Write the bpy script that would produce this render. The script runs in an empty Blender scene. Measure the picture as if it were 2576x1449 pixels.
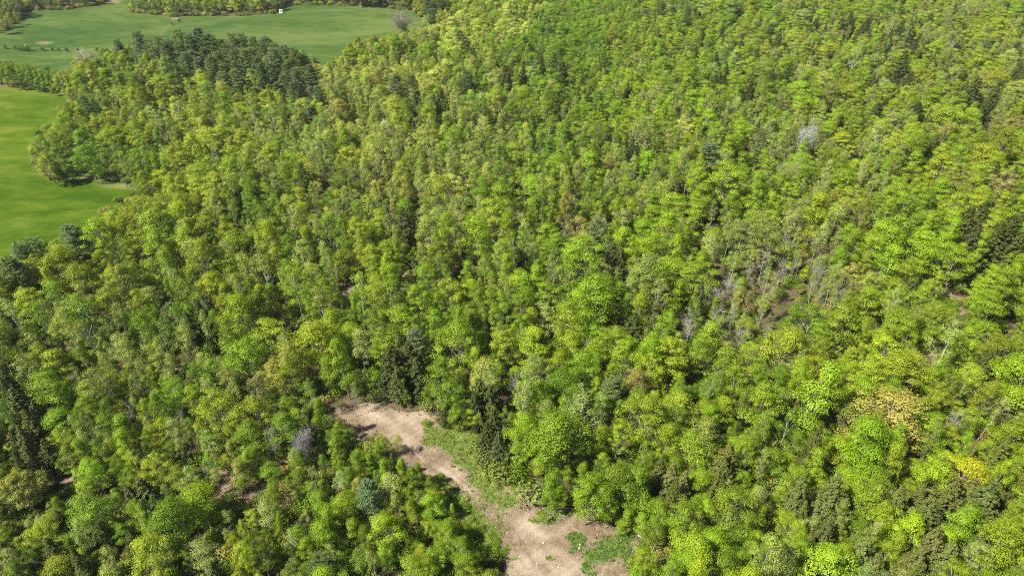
import bpy, math, random
import numpy as np
from math import radians, sin, cos, pi

rng = np.random.default_rng(11)
random.seed(5)
sc = bpy.context.scene
col = sc.collection

# ------------------------------------------------------------------ camera, sky, sun, exposure
CAM_H, PITCH, F = 120.0, radians(34.0), 1717.3          # F: focal length in units of a 2576 px wide picture
W_, H_ = 2576.0, 1449.0
cam_d = bpy.data.cameras.new('camera'); cam = bpy.data.objects.new('camera', cam_d); col.objects.link(cam)
cam_d.sensor_width = 36.0; cam_d.lens = 24.0; cam_d.clip_start = 1.0; cam_d.clip_end = 5000.0
cam.location = (0, 0, CAM_H); cam.rotation_euler = (pi/2 - PITCH, 0, 0)
sc.camera = cam

SUN_EL = radians(50.0)
SUN_AZ = math.atan2(-0.86, -0.46)                        # the sun stands to the left and a little behind
world = bpy.data.worlds.new("World"); sc.world = world; world.use_nodes = True
nt = world.node_tree
bg = nt.nodes['Background']
sky = nt.nodes.new('ShaderNodeTexSky'); sky.sky_type = 'NISHITA'; sky.sun_disc = False
sky.sun_elevation = SUN_EL; sky.sun_rotation = SUN_AZ
nt.links.new(sky.outputs[0], bg.inputs[0]); bg.inputs[1].default_value = 0.052
sun_d = bpy.data.lights.new('sun', 'SUN'); sun_d.energy = 5.0; sun_d.angle = radians(0.5); sun_d.color = (1.0, 0.95, 0.86)
sun = bpy.data.objects.new('sun', sun_d); col.objects.link(sun)
sd = np.array([cos(SUN_EL)*sin(SUN_AZ), cos(SUN_EL)*cos(SUN_AZ), sin(SUN_EL)])
from mathutils import Vector
sun.rotation_euler = Vector(sd).to_track_quat('Z', 'Y').to_euler()
sun.location = (-200, -100, 300)
sc.view_settings.view_transform = 'Standard'; sc.view_settings.look = 'None'
sc.view_settings.exposure = 1.10; sc.view_settings.gamma = 1.0; sc.view_settings.use_curve_mapping = False
sc.render.engine = 'CYCLES'
sc.cycles.max_bounces = 5; sc.cycles.diffuse_bounces = 3; sc.cycles.glossy_bounces = 1
sc.cycles.transmission_bounces = 3; sc.cycles.volume_bounces = 0; sc.cycles.transparent_max_bounces = 4
sc.cycles.use_denoising = False; sc.cycles.filter_width = 1.05

# ------------------------------------------------------------------ terrain and projection
def hz(x, y):
    x = np.asarray(x, float); y = np.asarray(y, float)
    far = np.clip((y-60)/120, 0, 1)
    h = 1.6*np.sin(x/47+0.6)*np.cos(y/61+0.3) + 0.9*np.sin(x/23-y/31+1.1)
    h = h*(0.25+0.75*far)
    h += 7*np.clip((x-60)/260, 0, 1)**1.4*np.clip((y-120)/350, 0, 1)
    return h

CP, SP = cos(PITCH), sin(PITCH)
def unproject(px, py, up=0.0):
    """picture point (2576 wide) -> ground point carrying something `up` metres high"""
    a = (px-W_/2)/F; b = -(py-H_/2)/F
    dx, dy, dz = a, CP+b*SP, -SP+b*CP
    g = 0.0
    for _ in range(12):
        t = (g+up-CAM_H)/dz
        x, y = dx*t, dy*t
        g = float(hz(x, y))
    return x, y
def project(x, y, z):
    x = np.asarray(x, float); y = np.asarray(y, float); z = np.asarray(z, float)-CAM_H
    d = y*CP - z*SP
    return W_/2 + F*x/d, H_/2 - F*(y*SP+z*CP)/d, d

def inside(poly, x, y):
    x = np.asarray(x, float); y = np.asarray(y, float)
    r = np.zeros(x.shape, bool); n = len(poly)
    for i in range(n):
        x0, y0 = poly[i]; x1, y1 = poly[(i+1) % n]
        if y0 == y1: continue
        c = ((y0 > y) != (y1 > y)) & (x < (x1-x0)*(y-y0)/(y1-y0)+x0)
        r ^= c
    return r
def edge_dist(poly, x, y, closed=True):
    x = np.asarray(x, float); y = np.asarray(y, float)
    best = np.full(x.shape, 1e9); n = len(poly)
    for i in range(n if closed else n-1):
        x0, y0 = poly[i]; x1, y1 = poly[(i+1) % n]
        dx, dy = x1-x0, y1-y0; L = dx*dx+dy*dy+1e-9
        t = np.clip(((x-x0)*dx+(y-y0)*dy)/L, 0, 1)
        best = np.minimum(best, np.hypot(x-x0-t*dx, y-y0-t*dy))
    return best
def sdist(poly, x, y):
    d = edge_dist(poly, x, y)
    return np.where(inside(poly, x, y), d, -d)
def wob(x, y, s, seed=0.0):
    """cheap smooth wobble, about -1..1"""
    return (np.sin(x/s+seed)*np.cos(y/s*1.17+seed*2.1)+np.sin((x+y)/s*1.93+seed*3)*0.6+np.sin((x-1.3*y)/s*3.7+seed)*0.35+np.cos((y+.7*x)/s*7.1+seed)*.2)/1.6

# ------------------------------------------------------------------ materials
def mat(name):
    m = bpy.data.materials.new(name); m.use_nodes = True
    n = m.node_tree.nodes; n.clear()
    return m, n, m.node_tree.links
def N(n, t, **kw):
    x = n.new(t)
    for k, v in kw.items(): setattr(x, k, v)
    return x
def ramp(n, stops):
    r = n.new('ShaderNodeValToRGB'); e = r.color_ramp.elements
    while len(e) < len(stops): e.new(0.5)
    for i, (p, c) in enumerate(stops):
        e[i].position = p; e[i].color = (*c, 1) if len(c) == 3 else c
    return r
def math_(n, l, op, a, b=None, clamp=False):
    x = n.new('ShaderNodeMath'); x.operation = op; x.use_clamp = clamp
    for i, v in enumerate((a, b)):
        if v is None: continue
        if hasattr(v, 'links'): l.new(v, x.inputs[i])
        else: x.inputs[i].default_value = v
    return x.outputs[0]
def mixc(n, l, fac, a, b, mode='MIX'):
    x = n.new('ShaderNodeMix'); x.data_type = 'RGBA'; x.blend_type = mode
    for i, v in ((0, fac), (6, a), (7, b)):
        if hasattr(v, 'links'): l.new(v, x.inputs[i])
        else: x.inputs[i].default_value = v if i == 0 else (*v, 1)
    return x.outputs[2]
def noise(n, l, scale, detail=4.0, rough=0.55, vec=None, dist=0.0):
    x = n.new('ShaderNodeTexNoise'); x.inputs['Scale'].default_value = scale
    x.inputs['Detail'].default_value = detail; x.inputs['Roughness'].default_value = rough
    x.inputs['Distortion'].default_value = dist
    if vec is not None: l.new(vec, x.inputs['Vector'])
    return x.outputs['Fac']
def attr(n, name, typ='GEOMETRY'):
    x = n.new('ShaderNodeAttribute'); x.attribute_name = name; x.attribute_type = typ
    return x
def position(n):
    return n.new('ShaderNodeNewGeometry').outputs['Position']

def foliage_material(name, trans=0.35, warm=(1.14, 1.14, 0.55), spread=0.6):
    m, n, l = mat(name)
    out = N(n, 'ShaderNodeOutputMaterial')
    t = attr(n, 'tint', 'INSTANCER'); r = attr(n, 'rnd')
    v = math_(n, l, 'MULTIPLY_ADD', r.outputs['Fac'], spread); v.node.inputs[2].default_value = 1.0-spread*0.5
    g = n.new('ShaderNodeCombineXYZ')
    for i in range(3): l.new(v, g.inputs[i])
    c = mixc(n, l, 1.0, t.outputs['Color'], g.outputs[0], 'MULTIPLY')
    w = math_(n, l, 'SUBTRACT', r.outputs['Fac'], 0.75, True)
    c = mixc(n, l, w, c, (0.33, 0.33, 0.06))
    d = N(n, 'ShaderNodeBsdfDiffuse'); l.new(c, d.inputs['Color'])
    tr = N(n, 'ShaderNodeBsdfTranslucent')
    wc = mixc(n, l, 1.0, c, warm, 'MULTIPLY'); l.new(wc, tr.inputs['Color'])
    mx = N(n, 'ShaderNodeMixShader'); mx.inputs[0].default_value = trans
    l.new(d.outputs[0], mx.inputs[1]); l.new(tr.outputs[0], mx.inputs[2])
    gl = N(n, 'ShaderNodeBsdfGlossy'); gl.inputs['Roughness'].default_value = 0.55
    gl.inputs['Color'].default_value = (0.9, 0.95, 0.9, 1)
    m2 = N(n, 'ShaderNodeMixShader'); m2.inputs[0].default_value = 0.015
    l.new(mx.outputs[0], m2.inputs[1]); l.new(gl.outputs[0], m2.inputs[2])
    l.new(m2.outputs[0], out.inputs[0])
    return m
M_LEAF = foliage_material('broad_leaf', 0.36)
M_NEEDLE = foliage_material('needle_leaf', 0.12, (1.1, 1.1, 0.8), 0.7)

def bark_material(name, a, b, scale=2.2, white=False):
    m, n, l = mat(name)
    out = N(n, 'ShaderNodeOutputMaterial'); bs = N(n, 'ShaderNodeBsdfDiffuse')
    mp = N(n, 'ShaderNodeMapping'); tc = N(n, 'ShaderNodeTexCoord')
    l.new(tc.outputs['Object'], mp.inputs[0]); mp.inputs['Scale'].default_value = (1, 1, 3.0 if white else 0.35)
    f = noise(n, l, scale, 4, 0.6, mp.outputs[0])
    r = ramp(n, [(0.36, a), (0.62, b)]); l.new(f, r.inputs[0])
    l.new(r.outputs[0], bs.inputs[0]); l.new(bs.outputs[0], out.inputs[0])
    return m
M_BARK = bark_material('grey_bark', (0.15, 0.125, 0.10), (0.36, 0.33, 0.28))
M_DARKBARK = bark_material('dark_bark', (0.05, 0.04, 0.032), (0.13, 0.11, 0.09))
M_BIRCH = bark_material('white_bark', (0.22, 0.2, 0.18), (0.62, 0.6, 0.55), 3.0, True)
M_DEAD = bark_material('dead_wood', (0.17, 0.15, 0.125), (0.40, 0.365, 0.32))

# ------------------------------------------------------------------ mesh helpers
def mesh_np(name, V, Q, mats, T=None, rnd=None, mi_q=None, mi_t=None, smooth=False):
    """V verts, Q quads (n,4), T triangles (m,3)"""
    me = bpy.data.meshes.new(name)
    V = np.asarray(V, np.float32); nq = 0 if Q is None else len(Q); ntr = 0 if T is None else len(T)
    me.vertices.add(len(V)); me.vertices.foreach_set('co', V.ravel())
    loops = []; 
    if nq: loops.append(np.asarray(Q, np.int32).ravel())
    if ntr: loops.append(np.asarray(T, np.int32).ravel())
    lp = np.concatenate(loops)
    me.loops.add(len(lp)); me.loops.foreach_set('vertex_index', lp)
    me.polygons.add(nq+ntr)
    st = np.concatenate([np.arange(nq)*4, nq*4+np.arange(ntr)*3]).astype(np.int32)
    me.polygons.foreach_set('loop_start', st)
    for m in mats: me.materials.append(m)
    if mi_q is not None or mi_t is not None:
        mi = np.concatenate([mi_q if mi_q is not None else np.zeros(nq, int), mi_t if mi_t is not None else np.zeros(ntr, int)]).astype(np.int32)
        me.polygons.foreach_set('material_index', mi)
    if smooth: me.polygons.foreach_set('use_smooth', np.ones(nq+ntr, bool))
    if rnd is not None:
        a = me.attributes.new('rnd', 'FLOAT', 'POINT'); a.data.foreach_set('value', np.asarray(rnd, np.float32))
    me.update(calc_edges=True); me.validate(verbose=False)
    return me

def unit(v): return v/np.maximum(np.linalg.norm(v, axis=-1, keepdims=True), 1e-9)

class Leaves:
    def __init__(s): s.c = []; s.n = []; s.sz = []; s.asp = []; s.dir = []; s.r = []
    def add(s, c, n, size, aspect=0.8, direction=None, r=None):
        k = len(c)
        s.c.append(c); s.n.append(n); s.sz.append(np.broadcast_to(size, (k,)).astype(float)); s.asp.append(np.full(k, aspect))
        s.dir.append(direction if direction is not None else np.random.default_rng(k).normal(size=(k, 3)))
        s.r.append(r if r is not None else np.random.default_rng(k+7).random(k))
    def arrays(s):
        c = np.concatenate(s.c); n = unit(np.concatenate(s.n)); sz = np.concatenate(s.sz)[:, None]; a = np.concatenate(s.asp)[:, None]
        d = np.concatenate(s.dir); u = unit(d-n*np.sum(d*n, 1, keepdims=True)); v = np.cross(n, u)
        # a leaf spray: a kite, slightly folded
        p0 = c-u*sz*0.5; p2 = c+u*sz*0.5
        p1 = c+v*sz*a*0.5+n*sz*0.10+u*sz*.08; p3 = c-v*sz*a*0.5+n*sz*0.10+u*sz*.08
        V = np.stack([p0, p1, p2, p3], 1).reshape(-1, 3)
        Q = np.arange(len(c)*4).reshape(-1, 4)
        return V, Q, np.repeat(np.concatenate(s.r), 4)

class Tubes:
    def __init__(s): s.V = []; s.Q = []; s.n = 0
    def add(s, pts, rad, k=5):
        pts = np.asarray(pts, float); rad = np.asarray(rad, float); m = len(pts)
        d = unit(np.gradient(pts, axis=0)); ref = np.array([0.31, 0.95, 0.05])
        u = unit(np.cross(d, ref)); v = np.cross(d, u)
        a = np.arange(k)/k*2*pi
        ring = pts[:, None]+rad[:, None, None]*(u[:, None]*np.cos(a)[None, :, None]+v[:, None]*np.sin(a)[None, :, None])
        s.V.append(ring.reshape(-1, 3))
        i = np.arange(m-1)[:, None]*k; j = np.arange(k)[None]; j2 = (j+1) % k
        q = np.stack([i+j, i+j2, i+k+j2, i+k+j], -1).reshape(-1, 4)+s.n
        s.Q.append(q); s.n += m*k
    def arrays(s): return np.concatenate(s.V), np.concatenate(s.Q)

def curve(p0, p1, r0, r1, g, bend=0.08, n=4, sag=0.0):
    p0 = np.asarray(p0, float); p1 = np.asarray(p1, float)
    t = np.linspace(0, 1, n)[:, None]; L = np.linalg.norm(p1-p0)
    off = g.normal(size=3)*bend*L
    P = p0*(1-t)+p1*t+off*np.sin(t*pi)*0.5; P[:, 2] += (np.sin(t*pi)*sag*L)[:, 0]
    return P, r0*(1-t[:, 0])+r1*t[:, 0]

def lobe(L, g, c, rx, rz, k, size, up=0.35, lower=-0.45, asp=0.8, bright=0.0):
    d = unit(g.normal(size=(k*2, 3))); d = d[d[:, 2] > lower][:k]; k = len(d)
    rad = g.uniform(0.40, 1.14, (k, 1))**0.8; rad = np.where(g.random((k, 1)) < .12, rad*g.uniform(1.05, 1.35, (k, 1)), rad)
    lump = 1+0.22*np.sin(d[:, :1]*5+c[0]*3)*np.cos(d[:, 1:2]*6+c[1]*2)
    p = c+d*rad*lump*np.array([rx, rx, rz])
    nrm = d*0.9+np.array([0, 0, up])+g.normal(size=(k, 3))*0.30
    r = np.clip(g.random(k)*0.62+0.38*g.random()+bright, 0, 1)
    L.add(p, nrm, g.uniform(0.7, 1.35, k)*size, asp, g.normal(size=(k, 3)), r)

def broadleaf(seed, H, R, base=0.35, nl=34, per=110, leaf=0.36, flat=0.55, prof='dome', lobe_r=0.34, gap=0.0, trunk_r=0.2, limbs=True, lean=0.02):
    g = np.random.default_rng(seed); L = Leaves(); T = Tubes()
    top = np.array([g.normal()*lean*H, g.normal()*lean*H, H*0.9])
    tp, tr = curve((0, 0, -0.6), top, trunk_r, trunk_r*0.15, g, 0.03, 7)
    T.add(tp, tr, 7)
    zb = base*H
    ga = g.uniform(0, 6.28)
    # outline of this crown: lopsided
    ax = 1+0.2*g.normal(size=4)
    for i in range(nl):
        t = (i+0.5)/nl
        h = t**0.8
        if prof == 'dome': pr = np.sqrt(max(0, 1-(max(h-0.32, 0)/0.68)**2))*(0.72+0.28*min(1, h/0.32))
        elif prof == 'oval': pr = np.sin(pi*(0.12+0.85*h))**0.75
        elif prof == 'cone': pr = (1-h)**0.75*1.05+0.08
        else: pr = 0.9*np.sin(pi*(0.2+0.72*h))**0.5
        if g.random() < gap: continue
        az = ga+i*2.39996+g.normal()*0.35
        rr = R*pr*np.sqrt(g.uniform(0.22, 1.0))*(ax[int(az*2/pi) % 4])*(1.22 if g.random() < .16 else 1.0)
        rr = min(rr, R*1.25)
        rc = R*lobe_r*g.uniform(0.5, 1.5)
        c = np.array([cos(az)*max(rr-rc*0.5, 0), sin(az)*max(rr-rc*0.5, 0), g.normal()*.35+ zb+(H-zb)*(h*0.93+0.02)-rc*flat*0.6])
        c[:2] += top[:2]*c[2]/H
        lobe(L, g, c, rc, rc*flat*g.uniform(.8, 1.25), int(per*(rc/(R*lobe_r))**2), leaf, bright=g.normal()*0.08)
        if limbs:
            z0 = max(c[2]-rr*0.9-0.5, zb*0.75)
            f = min(z0/(H*0.9), 0.95)
            s = np.array([np.interp(f, np.linspace(0, 1, 7), tp[:, j]) for j in range(3)])
            P, rd = curve(s, c, trunk_r*(0.42*(1-f)+0.10), 0.02, g, 0.10, 4, 0.06)
            T.add(P, rd, 4)
            for q in range(2):
                P, rd = curve(P[2], c+g.normal(size=3)*rc*np.array([.6, .6, .4]), 0.035, 0.012, g, 0.1, 3)
                T.add(P if len(P) == 3 else P, rd, 3)
                P, _ = curve(s, c, 0.1, 0.02, g, 0.1, 4, 0.06)
    return L, T

def pine(seed, H, R, base=0.3, leaf=0.5):
    g = np.random.default_rng(seed); L = Leaves(); T = Tubes()
    tp, tr = curve((0, 0, -0.6), (g.normal()*0.3, g.normal()*0.3, H*0.985), 0.30, 0.03, g, 0.012, 8); T.add(tp, tr, 7)
    z = base*H
    while z < H*0.985:
        h = (z-base*H)/(H*(1-base))
        pr = (0.55+0.45*min(1, h/0.3))*(1-max(0, h-0.3)/0.72)**0.5+0.05
        nb = g.integers(4, 7); a0 = g.uniform(0, 6.28)
        for b in range(nb):
            ln = R*pr*g.uniform(0.55, 1.2)
            if g.random() < 0.14: continue
            az = a0+b*2*pi/nb+g.normal()*0.3
            d = np.array([cos(az), sin(az), 0.12+0.35*h+g.normal()*0.06])
            s = np.array([np.interp(z, tp[:, 2], tp[:, 0]), np.interp(z, tp[:, 2], tp[:, 1]), z]); e = s+d*ln
            P, rd = curve(s, e, 0.06*(1-h)+0.03, 0.012, g, 0.05, 4, -0.05); T.add(P, rd, 3)
            k = int(16+ln*22); t = g.uniform(0.28, 1.04, k)**0.8
            w = 0.24+0.30*ln*np.sin(np.clip(t, 0, 1)*pi*0.85)
            side = np.array([-d[1], d[0], 0])
            c = s+d*ln*t[:, None]+side*(g.normal(size=(k, 1))*w[:, None]*0.55)+np.array([0, 0, 1])*(g.normal(size=(k, 1))*0.16+0.10)
            dr = d*0.8+side*np.sign(g.normal(size=(k, 1)))*g.uniform(.2, 1, (k, 1))+np.array([0, 0, 0.45])
            nrm = np.array([0, 0, 1.0])+g.normal(size=(k, 3))*0.55
            L.add(c, nrm, g.uniform(0.7, 1.25, k)*leaf, 0.42, dr, np.clip(g.random(k), 0, 0.62))
        z += g.uniform(0.55, 0.95)*(1.15-0.5*h)
    return L, T

def hemlock(seed, H, R, base=0.12, leaf=0.34, dens=1.0):
    g = np.random.default_rng(seed); L = Leaves(); T = Tubes()
    tp, tr = curve((0, 0, -0.6), (g.normal()*0.15, g.normal()*0.15, H), 0.25, 0.02, g, 0.01, 7); T.add(tp, tr, 6)
    z = base*H; amp = g.uniform(0.75, 1.2, 8)
    while z < H*0.97:
        h = (z-base*H)/(H*(1-base)); pr = (1-h)**0.8*(0.75+0.25*min(1, h/0.12))+0.03
        nb = int(8-3*h); a0 = g.uniform(0, 6.28)
        for b in range(nb):
            az = a0+b*2*pi/nb+g.normal()*0.2
            ln = R*pr*g.uniform(0.7, 1.12)*amp[int(az*8/(2*pi)) % 8]
            d = np.array([cos(az), sin(az), 0.12-0.28*(1-h)]); s = np.array([0, 0, z])
            if b % 2 == 0:
                P, rd = curve(s, s+d*ln*0.9, 0.035, 0.01, g, 0.04, 3); T.add(P, rd, 3)
            k = int((8+ln*24)*dens); t = g.uniform(0.25, 1.05, k)**0.75
            side = np.array([-d[1], d[0], 0]); w = (0.12+ln*0.24)*(1.1-t*0.6)
            c = s+d*ln*t[:, None]+side*(g.uniform(-1, 1, (k, 1))*w[:, None])
            c[:, 2] += g.normal(size=k)*0.13-(np.abs(g.normal(size=k))*w*0.25)
            nrm = np.array([d[0]*0.5, d[1]*0.5, 0.9])+g.normal(size=(k, 3))*0.45
            L.add(c, nrm, g.uniform(0.6, 1.3, k)*leaf, 0.6, d+g.normal(size=(k, 3))*0.6, g.random(k)*0.8)
        z += g.uniform(0.42, 0.62)
    return L, T

def bare(seed, H, R, twigs=1.0, buds=0):
    g = np.random.default_rng(seed); L = Leaves(); T = Tubes()
    tp, tr = curve((0, 0, -0.6), (g.normal()*0.5, g.normal()*0.5, H*0.9), 0.21, 0.05, g, 0.03, 8); T.add(tp, tr, 6)
    ends = []
    for i in range(int(26*twigs)):
        f = g.uniform(0.38, 0.98); s = np.array([np.interp(f, np.linspace(0, 1, 8), tp[:, j]) for j in range(3)])
        az = i*2.4+g.normal()*0.3; ln = R*(1.1-0.7*abs(f-0.55))*g.uniform(0.5, 1.0)
        e = s+np.array([cos(az)*ln, sin(az)*ln, ln*g.uniform(0.5, 1.3)]); P, rd = curve(s, e, 0.075, 0.02, g, 0.12, 5, -0.05); T.add(P, rd, 4)
        for j in range(7):
            q = P[g.integers(1, 5)]; e2 = q+unit((e-s)[None])[0]*ln*0.35+g.normal(size=3)*ln*0.28; P2, r2 = curve(q, e2, 0.035, 0.012, g, 0.1, 3); T.add(P2, r2, 3)
            for k in range(3):
                e3 = P2[2]+g.normal(size=3)*0.5; P3, r3 = curve(P2[1], e3, 0.022, 0.009, g, 0.1, 3); T.add(P3, r3, 3); ends.append(e3)
    ends = np.array(ends)
    if buds:
        c = np.repeat(ends, buds, 0)+g.normal(size=(len(ends)*buds, 3))*0.32
        L.add(c, g.normal(size=c.shape)+np.array([0, 0, .6]), g.uniform(0.12, 0.3, len(c)), 0.8, g.normal(size=c.shape), g.random(len(c))*.6)
    return L, T

def shrub(seed, H, R, nl=9, per=60, leaf=0.22):
    g = np.random.default_rng(seed); L = Leaves(); T = Tubes()
    for i in range(nl):
        az = i*2.4; rr = R*math.sqrt((i+.3)/nl)*0.72
        z = H*(0.72-0.35*(rr/R)**2)*g.uniform(0.75, 1.1)
        c = np.array([cos(az)*rr, sin(az)*rr, z]); rc = R*0.42*g.uniform(0.8, 1.2)
        lobe(L, g, c, rc, max(H*0.30, rc*.7), per, leaf, 0.4, -0.85)
        P, rd = curve((g.normal()*.12, g.normal()*.12, -0.2), c, 0.05, 0.012, g, 0.1, 4); T.add(P, rd, 4)
    return L, T

KINDS = {
 'maple':   ([dict(seed=s, H=17+s % 3, R=4.4+0.35*(s % 3), base=b, nl=n_, per=int(q*1.3), leaf=0.27, flat=f, prof=p, lobe_r=lr, gap=0.2) for s, p, b, n_, q, f, lr in ((1, 'dome', .26, 38, 190, .42, .33), (2, 'oval', .26, 46, 150, .5, .28), (3, 'cone', .2, 44, 160, .45, .30), (4, 'oval', .3, 34, 200, .38, .36), (5, 'dome', .35, 50, 130, .45, .27), (6, 'oval', .2, 40, 170, .6, .30), (7, 'col', .3, 30, 180, .4, .38), (8, 'dome', .3, 28, 220, .36, .40), (9, 'cone', .3, 36, 170, .5, .33))], broadleaf, M_LEAF, M_BARK),
 'oak':     ([dict(seed=s, H=17, R=5.6, base=0.30, nl=62, per=150, leaf=0.265, flat=0.6, prof='dome', lobe_r=0.19+.03*(s % 3), gap=0.12, trunk_r=0.28) for s in (11, 12, 13, 14, 15)], broadleaf, M_LEAF, M_BARK),
 'aspen':   ([dict(seed=s, H=18, R=3.0, base=0.36, nl=30+3*(s % 4), per=80, leaf=0.225, flat=0.95, prof=('oval', 'col', 'dome')[s % 3], lobe_r=0.26+.03*(s % 3), gap=0.2, trunk_r=0.15) for s in (21, 22, 23, 24, 25, 26, 27)], broadleaf, M_LEAF, M_BARK),
 'birch':   ([dict(seed=s, H=18, R=3.1, base=0.46, nl=26, per=92, leaf=0.235, flat=0.7, prof='col', lobe_r=0.33, gap=0.2, trunk_r=0.14, lean=0.05) for s in (31, 32, 33, 34)], broadleaf, M_LEAF, M_BIRCH),
 'pine':    ([dict(seed=s, H=24, R=5.0, base=0.26+0.04*(s % 3)) for s in (41, 42, 43, 44)], pine, M_NEEDLE, M_DARKBARK),
 'hemlock': ([dict(seed=s, H=16, R=3.7+0.3*(s % 3)) for s in (51, 52, 53, 54)], hemlock, M_NEEDLE, M_DARKBARK),
 'dead':    ([dict(seed=s, H=15, R=2.5, twigs=0.62+0.2*(s % 2)) for s in (61, 62, 63)], bare, M_LEAF, M_DEAD),
 'blossom': ([dict(seed=s, H=9, R=3.6, twigs=1.4, buds=13) for s in (71, 72)], bare, M_LEAF, M_DEAD),
 'shrub':   ([dict(seed=s, H=2.4, R=1.7) for s in (81, 82, 83, 84)], shrub, M_LEAF, M_DARKBARK),
}
PROTO = {}
for k, (lst, fn, ml, mb) in KINDS.items():
    PROTO[k] = []
    for q in lst:
        L, T = fn(**q)
        tv, tq = T.arrays()
        tm = mesh_np(k+'_trunk', tv, tq, [mb], rnd=np.full(len(tv), .5), smooth=True)
        cm = None
        if L.c:
            lv, lq, lr = L.arrays()
            cm = mesh_np(k+'_crown', lv, lq, [ml], rnd=lr)
            av = np.concatenate([lv, tv]); aq = np.concatenate([lq, tq+len(lv)])
            am = mesh_np(k+'_whole', av, aq, [ml, mb], rnd=np.concatenate([lr, np.full(len(tv), .5)]), mi_q=np.concatenate([np.zeros(len(lq), int), np.ones(len(tq), int)]))
        else:
            am = tm
        PROTO[k].append(dict(trunk=tm, crown=cm, whole=am, H=q['H'], R=q['R']))

# ------------------------------------------------------------------ outlines of the open ground (picture points, 2576 wide)
PASTURE_VIS = [(-60, 150), (0, 150), (27, 153), (54, 161), (102, 172), (134, 176), (188, 174), (203, 137), (240, 143), (290, 118), (348, 106), (470, 100), (601, 102), (700, 128), (772, 138), (796, 160), (836, 157), (849, 148), (870, 120), (929, 101), (1038, 75), (1108, 50), (1112, 45),
               (1060, 44), (1038, 26), (841, 14), (710, 12), (700, 30), (688, 36), (507, 40), (438, 43), (328, 31), (330, -8), (262, -8), (256, 12), (180, 24), (60, 28), (50, 52), (0, 78), (-60, 90)]
MEADOW_VIS = [(-60, 212), (0, 216), (150, 223), (198, 232), (190, 258), (152, 266), (140, 300), (92, 345), (86, 372), (92, 424), (115, 440), (147, 445), (198, 436), (232, 436), (283, 457), (328, 464), (427, 469),
              (369, 474), (347, 485), (299, 503), (283, 517), (267, 539), (240, 552), (198, 573), (150, 594), (118, 609), (61, 629), (0, 634), (-60, 640)]
CLEAR_VIS = [(842, 1022), (912, 1016), (968, 1012), (982, 1026), (1037, 1034), (1086, 1041), (1107, 1050), (1142, 1079), (1190, 1096), (1205, 1130), (1222, 1167), (1245, 1205), (1309, 1216), (1364, 1261), (1410, 1276), (1460, 1286), (1497, 1311), (1534, 1309), (1570, 1334), (1612, 1352), (1604, 1380), (1582, 1414), (1588, 1449), (1600, 1560),
             (1278, 1560), (1278, 1449), (1262, 1403), (1254, 1362), (1214, 1336), (1162, 1286), (1122, 1238), (1098, 1212), (1070, 1180), (1016, 1165), (1000, 1125), (975, 1090), (945, 1095), (930, 1115), (895, 1112), (885, 1073), (839, 1050)]
OPEN = [  # small openings in the woods: x, y, rx, ry in picture units
 (545, 1210, 46, 28), (600, 1254, 62, 17), (730, 1262, 42, 18), (160, 1222, 40, 24), (780, 1190, 18, 12), (2345, 728, 26, 12), (2395, 752, 34, 14), (2415, 790, 16, 26), (2382, 836, 26, 14), (2348, 890, 14, 16),
 (1900, 735, 60, 22), (1985, 790, 60, 30), (1920, 830, 50, 20), (700, 1180, 26, 14), (640, 1225, 40, 14), (1955, 1243, 30, 14), (2065, 1385, 34, 20), (1810, 690, 40, 12), (870, 740, 14, 24), (1025, 700, 26, 16), (1990, 690, 60, 20), (1940, 660, 30, 14), (1760, 1300, 20, 22), (1880, 1210, 30, 10), (1170, 745, 16, 12)]
def rough(poly, up_from=None, ups=None):
    return poly
def ground_poly(vis, lift_idx, lift=12.0):
    out = []
    for i, (px, py) in enumerate(vis):
        out.append(unproject(px, py, lift if i in lift_idx else 0.0))
    return out
PASTURE = ground_poly(PASTURE_VIS, set(range(0, 22)), 13.0)
PASTURE[0] = unproject(-260, 205); PASTURE[-1] = unproject(-260, 95); 
MEADOW = ground_poly(MEADOW_VIS, set(range(3, 8)) | set(range(16, 29)), 10.0)
MEADOW[0] = unproject(-330, 205); MEADOW[-1] = unproject(-330, 700)
CLEAR = ground_poly(CLEAR_VIS, set(range(27, 36)), 4.0)

# ------------------------------------------------------------------ ground sheets
def grid(x0, x1, y0, y1, step):
    xs = np.arange(x0, x1+step, step); ys = np.arange(y0, y1+step, step)
    X, Y = np.meshgrid(xs, ys); nx, ny = len(xs), len(ys)
    i = (np.arange(ny-1)[:, None]*nx+np.arange(nx-1)[None]).ravel()
    return X.ravel(), Y.ravel(), np.stack([i, i+1, i+nx+1, i+nx], 1)
def sheet(name, poly, step, lift, m, attrs=None, wobble=1.0, label=None):
    P = np.array(poly)
    x, y, q = grid(P[:, 0].min()-2, P[:, 0].max()+2, P[:, 1].min()-2, P[:, 1].max()+2, step)
    s = sdist(poly, x, y)+wobble*wob(x, y, 2.3*max(1, step), 1.3)
    keep = s > 0
    q = q[keep[q].all(1)]
    used = np.unique(q); mp = np.full(len(x), -1); mp[used] = np.arange(len(used)); q = mp[q]; x = x[used]; y = y[used]; s = s[used]
    me = mesh_np(name, np.stack([x, y, hz(x, y)+lift], 1), q, [m], smooth=True)
    at = dict(edge=s)
    if attrs: at.update(attrs(x, y))
    for k, v in at.items():
        a = me.attributes.new(k, 'FLOAT', 'POINT'); a.data.foreach_set('value', np.asarray(v, np.float32))
    o = bpy.data.objects.new(name, me); col.objects.link(o); o['kind'] = 'structure'
    if label: o['label'] = label
    return o

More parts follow.
